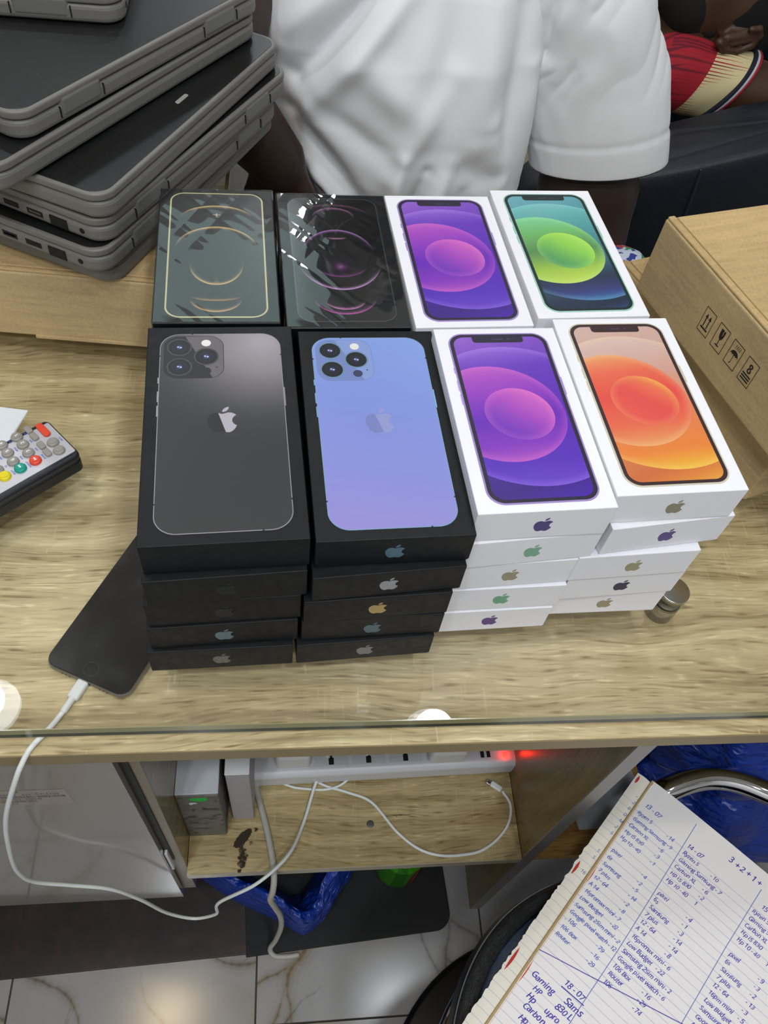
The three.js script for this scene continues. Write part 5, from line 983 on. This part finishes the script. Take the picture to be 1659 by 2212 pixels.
  const slTex = (() => {
    const c = canvas(1024, 512), g = c.getContext('2d'); g.fillStyle = '#d6c898'; g.fillRect(0, 0, 1024, 512);   // x round the arm, y from cuff (bottom) to shoulder (top)
    g.fillStyle = '#9c1626'; g.fillRect(0, 0, 1024, 320); seed = 5;
    for (let x = 0; x < 1024; x += 15) { const h = 250 + 200 * (0.5 + 0.5 * Math.sin(x * 0.021)) * (0.4 + rnd() * 0.8); g.fillStyle = rnd() < 0.28 ? '#6c0e22' : '#a51a2a'; g.beginPath(); g.moveTo(x, 90); g.lineTo(x + 12, 90); g.lineTo(x + 26, 90 + h); g.fill(); }
    g.fillStyle = 'rgba(60,8,30,.55)'; for (let x = 0; x < 1024; x += 70) { g.beginPath(); g.moveTo(x, 0); g.lineTo(x + 30, 0); g.lineTo(x + 70, 200); g.fill(); }
    return texture(c);
  })();
  const axis = norm([0, 1, 2].map((i) => el[i] - sh[i])), q1 = norm(cross(axis, [0, 0, 1])), q2 = norm(cross(q1, axis));
  const cuffAt = (th, w) => 94 - 30 * Math.cos(th) * w;
  const slv = sheet((u, v) => { const th = u * 6.2832, s = lerp(cuffAt(th, 1), -62, v), close = v > 0.7 ? Math.sqrt(Math.max(0.02, 1 - Math.pow((v - 0.7) / 0.31, 2))) : 1, r = (lerp(62, 74, v) + (fbm(u * 9 + 4, v * 5, 7, 3) - 0.5) * 9) * close; return add(sh, [axis, s], [q1, r * Math.cos(th)], [q2, r * 0.9 * Math.sin(th)]); }, 96, 50);
  { const uv = slv.attributes.uv; for (let i = 0; i < uv.count; i++) uv.setY(i, uv.getY(i)); }
  partW('jersey_sleeve', slv, std({ map: slTex, roughness: 0.85, side: THREE.DoubleSide }), t, 'red and cream streaked sleeve');
  for (const [o, c, r] of [[1, 0x16182c, 4.6], [6.5, 0xb9bcc4, 3.6], [11, 0x9c1626, 3.2]]) partW('cuff_band', tube(Array.from({ length: 40 }, (_, i) => { const th = i / 40 * 6.2832; return add(sh, [axis, cuffAt(th, 1) + o], [q1, 62 * Math.cos(th)], [q2, 56 * Math.sin(th)]); }), r, 8, 120, true), std({ color: c, roughness: 0.85 }), t, c === 0xb9bcc4 ? 'pale cuff stripe' : undefined);
  partW('jersey_collar', tube(Array.from({ length: 24 }, (_, i) => { const a = i / 24 * 6.2832; return [640 + 50 * Math.cos(a) * 0.85, -104 + 30 * Math.cos(a), -1512 + 66 * Math.sin(a)]; }), 7, 8, 72, true), std({ color: 0x14172e, roughness: 0.85 }), t);
}
{
  // dark leather sofa: its padded arm faces the camera
  const t = thing('sofa', 'dark navy leather sofa with padded stitched arm at the back right', 'sofa', [860, -DESK, -1500]);
  const grain = leatherBump.clone(); grain.repeat.set(60, 18);
  const leather = std({ color: 0x0e1521, roughness: 0.45, bumpMap: grain, bumpScale: 0.0003 });
  const puff = (x0, x1, top0, top1, y0, z0, z1, topAt) => sheet((u, v) => {   // a cushion panel with a sloping top edge
    const th = u * 6.2832, n = 5, c = Math.cos(th), s = Math.sin(th), k = Math.pow(Math.pow(Math.abs(c), n) + Math.pow(Math.abs(s), n), -1 / n), cx = (x0 + x1) / 2, a = (x1 - x0) / 2, cz = (z0 + z1) / 2, b = (z1 - z0) / 2;
    const e = Math.pow(Math.max(0, 1 - Math.pow(Math.abs(2 * v - 1), 9)), 1 / 9), X = cx + a * k * c * e, top = topAt ? topAt(X) : lerp(top0, top1, clamp((X - x0) / (x1 - x0), 0, 1));
    const yy = lerp(y0, top, v), bulge = s > 0.3 ? 9 * Math.sin(Math.PI * clamp((X - x0) / (x1 - x0), 0, 1)) * Math.sin(Math.PI * v) : 0;
    return [X, yy + (fbm(X / 70 + 5, v * 4 + 5, 4, 2) - 0.5) * 8 * v, cz + b * k * s * e + bulge];
  }, 72, 48);
  const xs = [400, 545, 684, 836, 1000, 1180, 1400], top = (x) => -214 + Math.min(1, Math.max(0, (x - 480) / 330)) * 108 + Math.max(0, x - 810) * 0.04;
  partW('arm_rest', puff(390, 1400, 0, 0, -640, -1345, -1196, top), leather, t);
  for (let i = 1; i < xs.length - 1; i++) partW('seam_piping', tube(Array.from({ length: 14 }, (_, k) => [xs[i] - (k - 6) * 1.6, lerp(-600, top(xs[i]) - 26, k / 13), -1196 + 9 * Math.sin(Math.PI * (xs[i] - 390) / 1010) * Math.sin(Math.PI * lerp(0.06, 0.94, k / 13)) - (k > 12 ? 3 : 0)]), 3, 6, 50), std({ color: 0x1b2432, roughness: 0.5 }), t);
  partW('seat_cushion', puff(300, 1500, -560, -560, -690, -1900, -1350), leather, t);
  partW('backrest', puff(1160, 1500, 60, 80, -690, -2000, -1355), leather, t);
  partW('far_arm', puff(420, 1500, -160, -140, -690, -2060, -1910), leather, t);
  partW('sofa_base', box(420, 1480, -DESK + 40, -640, -2030, -1210, 8), std({ color: 0x0b0d12, roughness: 0.6 }), t);
  for (const [x, z] of [[460, -1240], [1440, -1240], [460, -2000], [1440, -2000]]) partW('sofa_foot', new THREE.CylinderGeometry(24, 18, 42, 16).translate(x, -DESK + 21, z), M.black, t);
}
scene.updateMatrixWorld(true);
renderer.render(scene, camera);
